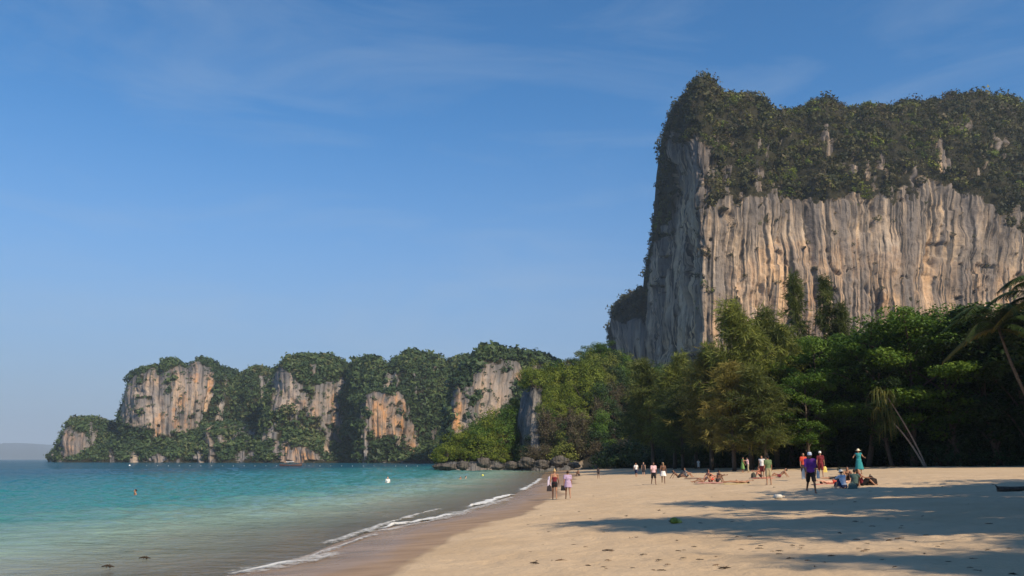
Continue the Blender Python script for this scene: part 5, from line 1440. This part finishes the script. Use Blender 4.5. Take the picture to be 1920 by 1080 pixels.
for i, (px, py) in enumerate(spots_):
    x, y, z = on_ground(px, py)
    if (x - float(wet_x(y))) < 0.6: continue
    o = bpy.data.objects.new('flotsam', FLM[i % 6]); COL.objects.link(o)
    s = rng.uniform(0.10, 0.24) * (1.3 if i < 30 else 0.8) * (y / 25.0) ** 0.3
    o.location = (x, y, z - 0.03 * s); o.rotation_euler = (0, 0, rng.gauss(0, 0.5)); o.scale = (s, s, s)
    if rng.random() < 0.35: o.material_slots[0].link = 'OBJECT'; o.material_slots[0].material = FLMAT[1]
    tag(o, 'small dark scrap of bark and leaf washed up on the sand', 'flotsam', 'dark scraps scattered over the sand')
for px, py, lb in ((272, 1047, 'dark weed clump floating in the shallows, nearest to the shore'), (203, 1063, 'dark weed clump floating in the shallows at the lower left')):
    Y = float(depth_at_z(py, 0.0)); o = bpy.data.objects.new('seaweed', FLM[1]); COL.objects.link(o); o.location = (float(at(px, py, Y)[0]), Y, 0.0); o.scale = (0.32, 0.3, 0.4); tag(o, lb, 'seaweed')

# buoys and a moored boat far out
def buoy(px, py, s, col, label, group=None):
    Y = float(depth_at_z(py, 0.0)); r = empty('buoy', (float(at(px, py, Y)[0]), Y, 0.0), 0, s); tag(r, label, 'buoy', group)
    a = Acc(); ellip(a, (0, 0, 0.12), (0.30, 0.30, 0.26), None, 14, 9); a.build('float_ball', plain('buoy_paint', col, 0.4, 0.1), r)
    T = Acc(); tube(T, [(0, 0, .34), (0, 0, .52)], [.05, .04], 8); T.build('top_ring', plain('buoy_cap', tuple(c * .6 for c in col), 0.5, 0.1), r)
buoy(905, 892, 0.55, (0.75, 0.68, 0.12), 'yellow buoy floating off the headland boulders')
buoy(243, 873.5, 1.1, (0.8, 0.8, 0.78), 'white buoy far out in front of the low islet shore')
for i in range(26):
    buoy(275 + i * 20.3, 873.3 + 0.03 * i + 0.15 * (i % 3), 0.42, (0.6, 0.6, 0.58), 'tiny white float of the long swimming line across the bay', 'floats of the swimming line across the bay')
Y = 330.0; r = empty('moored_boat', (float(at(545, 872, Y)[0]), Y, 0.0), 0.1); tag(r, 'small dark boat moored under the orange shore rocks', 'boat')
n = 15; t = np.linspace(-1, 1, n); half = 0.75 * (1 - np.abs(t) ** 2.4) + 0.02; sheer = 0.55 + 0.75 * np.clip(t, 0, 1) ** 3 + 0.25 * np.clip(-t, 0, 1) ** 3
prof = [(0.0, -0.35), (0.75, -0.15), (1.0, 0.30), (1.0, 1.0), (0.86, 1.0), (0.80, 0.2), (0.0, 0.12)]
V = np.concatenate([np.stack([t * 4.0, half * a, (sheer * b if b > 0 else np.full(n, b))], 1) for a, b in prof] + [np.stack([t * 4.0, -half * a, (sheer * b if b > 0 else np.full(n, b))], 1) for a, b in prof[::-1]])
mesh_np('hull', V, grid_faces(2 * len(prof), n), plain('dark_hull_paint', (0.07, 0.035, 0.03), 0.5, 0.2), r, True)
a = Acc()
for sx_ in (-1.4, 0.9):
    for sy_ in (-.5, .5): tube(a, [(sx_, sy_, .4), (sx_, sy_, 1.55)], [.03, .03], 6)
a.build('canopy_posts', BARK, r)
mesh_np('canopy', np.concatenate([np.stack([np.linspace(-1.7, 1.2, 7), np.full(7, yy), np.full(7, zz)], 1) for yy, zz in ((-.7, 1.5), (-.35, 1.62), (0, 1.66), (.35, 1.62), (.7, 1.5), (.7, 1.46), (0, 1.62), (-.7, 1.46))]), grid_faces(8, 7), plain('white_awning', (0.72, 0.72, 0.70), 0.8, 0.1), r, True)

# screw pine leaning out over the sand: two pale stems from one foot, drooping straps of leaves
def screw_pine():
    Yb = 93.0; x0, _, z0 = (float(q) for q in at(1735, 862, Yb)); z0 = float(ground_z(x0, Yb))
    r = empty('screw_pine', (x0, Yb, z0)); tag(r, 'screw pine leaning left on two pale bare stems with drooping yellow green leaves', 'tree')
    tp = lambda px, py, Y: np.array([float(q) for q in at(px, py, Y)]) - np.array([x0, Yb, z0])
    T = Acc(); s1 = bez(np.array([0, 0, -.3]), tp(1705, 820, 92.5), tp(1668, 786, 91.5), 9); tube(T, s1, np.linspace(.10, .06, 9), 8); T.build('stem', PALEBARK, r)
    T = Acc(); s2 = bez(np.array([0.1, 0, -.2]), tp(1712, 815, 92.5), tp(1662, 742, 91.0), 9); tube(T, s2, np.linspace(.085, .055, 9), 8); T.build('stem', PALEBARK, r)
    rng = np.random.default_rng(3); V, Q, Tn, n0 = [], [], [], 0
    for c0, cnt in ((s1[-1], 34), (s2[-1], 46), (tp(1655, 770, 91.2), 34), (tp(1648, 738, 91.2), 24), (tp(1665, 796, 91.5), 18)):
        for q in range(cnt):
            az = rng.uniform(0, 6.283); d = np.array([math.cos(az), math.sin(az), 0]); L = rng.uniform(1.1, 2.0); up = rng.uniform(-.1, .7)
            c = c0 + rng.normal(size=3) * .25
            pts = [c, c + d * L * .32 + [0, 0, up * L * .4], c + d * L * .62 + [0, 0, up * L * .25 - .25 * L], c + d * L * .72 + [0, 0, -.85 * L]]
            sd = np.cross(d, [0, 0, 1.0]); w = (.055, .065, .05, .008); tv = np.clip(.5 + rng.normal() * .2, 0, 1)
            for p_, w_ in zip(pts, w): V += [p_ - sd * w_, p_ + sd * w_]; Tn += [tv, tv]
            Q += [[n0 + 2 * k, n0 + 2 * k + 1, n0 + 2 * k + 3, n0 + 2 * k + 2] for k in range(3)]; n0 += 8
    mesh_np('crown', np.array(V), np.array(Q), foliage('screw_pine_leaves', [(0, (0.040, 0.055, 0.012)), (.6, (0.085, 0.095, 0.020)), (1, (0.20, 0.16, 0.04))], .3), r, False, {'tint': np.array(Tn)})
screw_pine()
# coconut palms at the right edge
for px, top, Y, lean, lb, sd in ((1876, 618, 82, (-5.8, -0.5), 'tall coconut palm with drooping fronds in front of the cliff at the right edge', 1), (1972, 560, 80, (-3.0, 0), 'second coconut palm half cut off by the right edge of the photo', 2)):
    z = float(at(960, top, Y)[2]); x = float(at(px, 700, Y)[0]) - lean[0]; g = float(ground_z(x, Y))
    plant(palm_parts(400 + sd, z - g, lean, L=5.4, nf=19), 'coconut_palm', lb, (x, Y, g), 0, 1.0)

# ------------------------------------------------------------------ air
bz = np.array([-21000, -21000, -12.0]), np.array([21000, 21000, 276.0])
hv = np.array([[bz[(i >> a) & 1][a] for a in range(3)] for i in range(8)])
hz = mesh_np('haze', hv, np.array([[0, 2, 3, 1], [4, 5, 7, 6], [0, 1, 5, 4], [2, 6, 7, 3], [0, 4, 6, 2], [1, 3, 7, 5]]))
tag(hz, 'thin sea haze filling the bay', 'haze', kind='stuff')
hm = bpy.data.materials.new('sea_haze'); hm.use_nodes = True
for n_ in list(hm.node_tree.nodes):
    if n_.type == 'BSDF_PRINCIPLED': hm.node_tree.nodes.remove(n_)
pv = hm.node_tree.nodes.new('ShaderNodeVolumePrincipled')
pv.inputs['Color'].default_value = HAZE_COLOR; pv.inputs['Density'].default_value = HAZE_DENSITY; pv.inputs['Anisotropy'].default_value = 0.0
hm.node_tree.links.new(pv.outputs[0], hm.node_tree.nodes['Material Output'].inputs['Volume'])
hz.data.materials.append(hm)
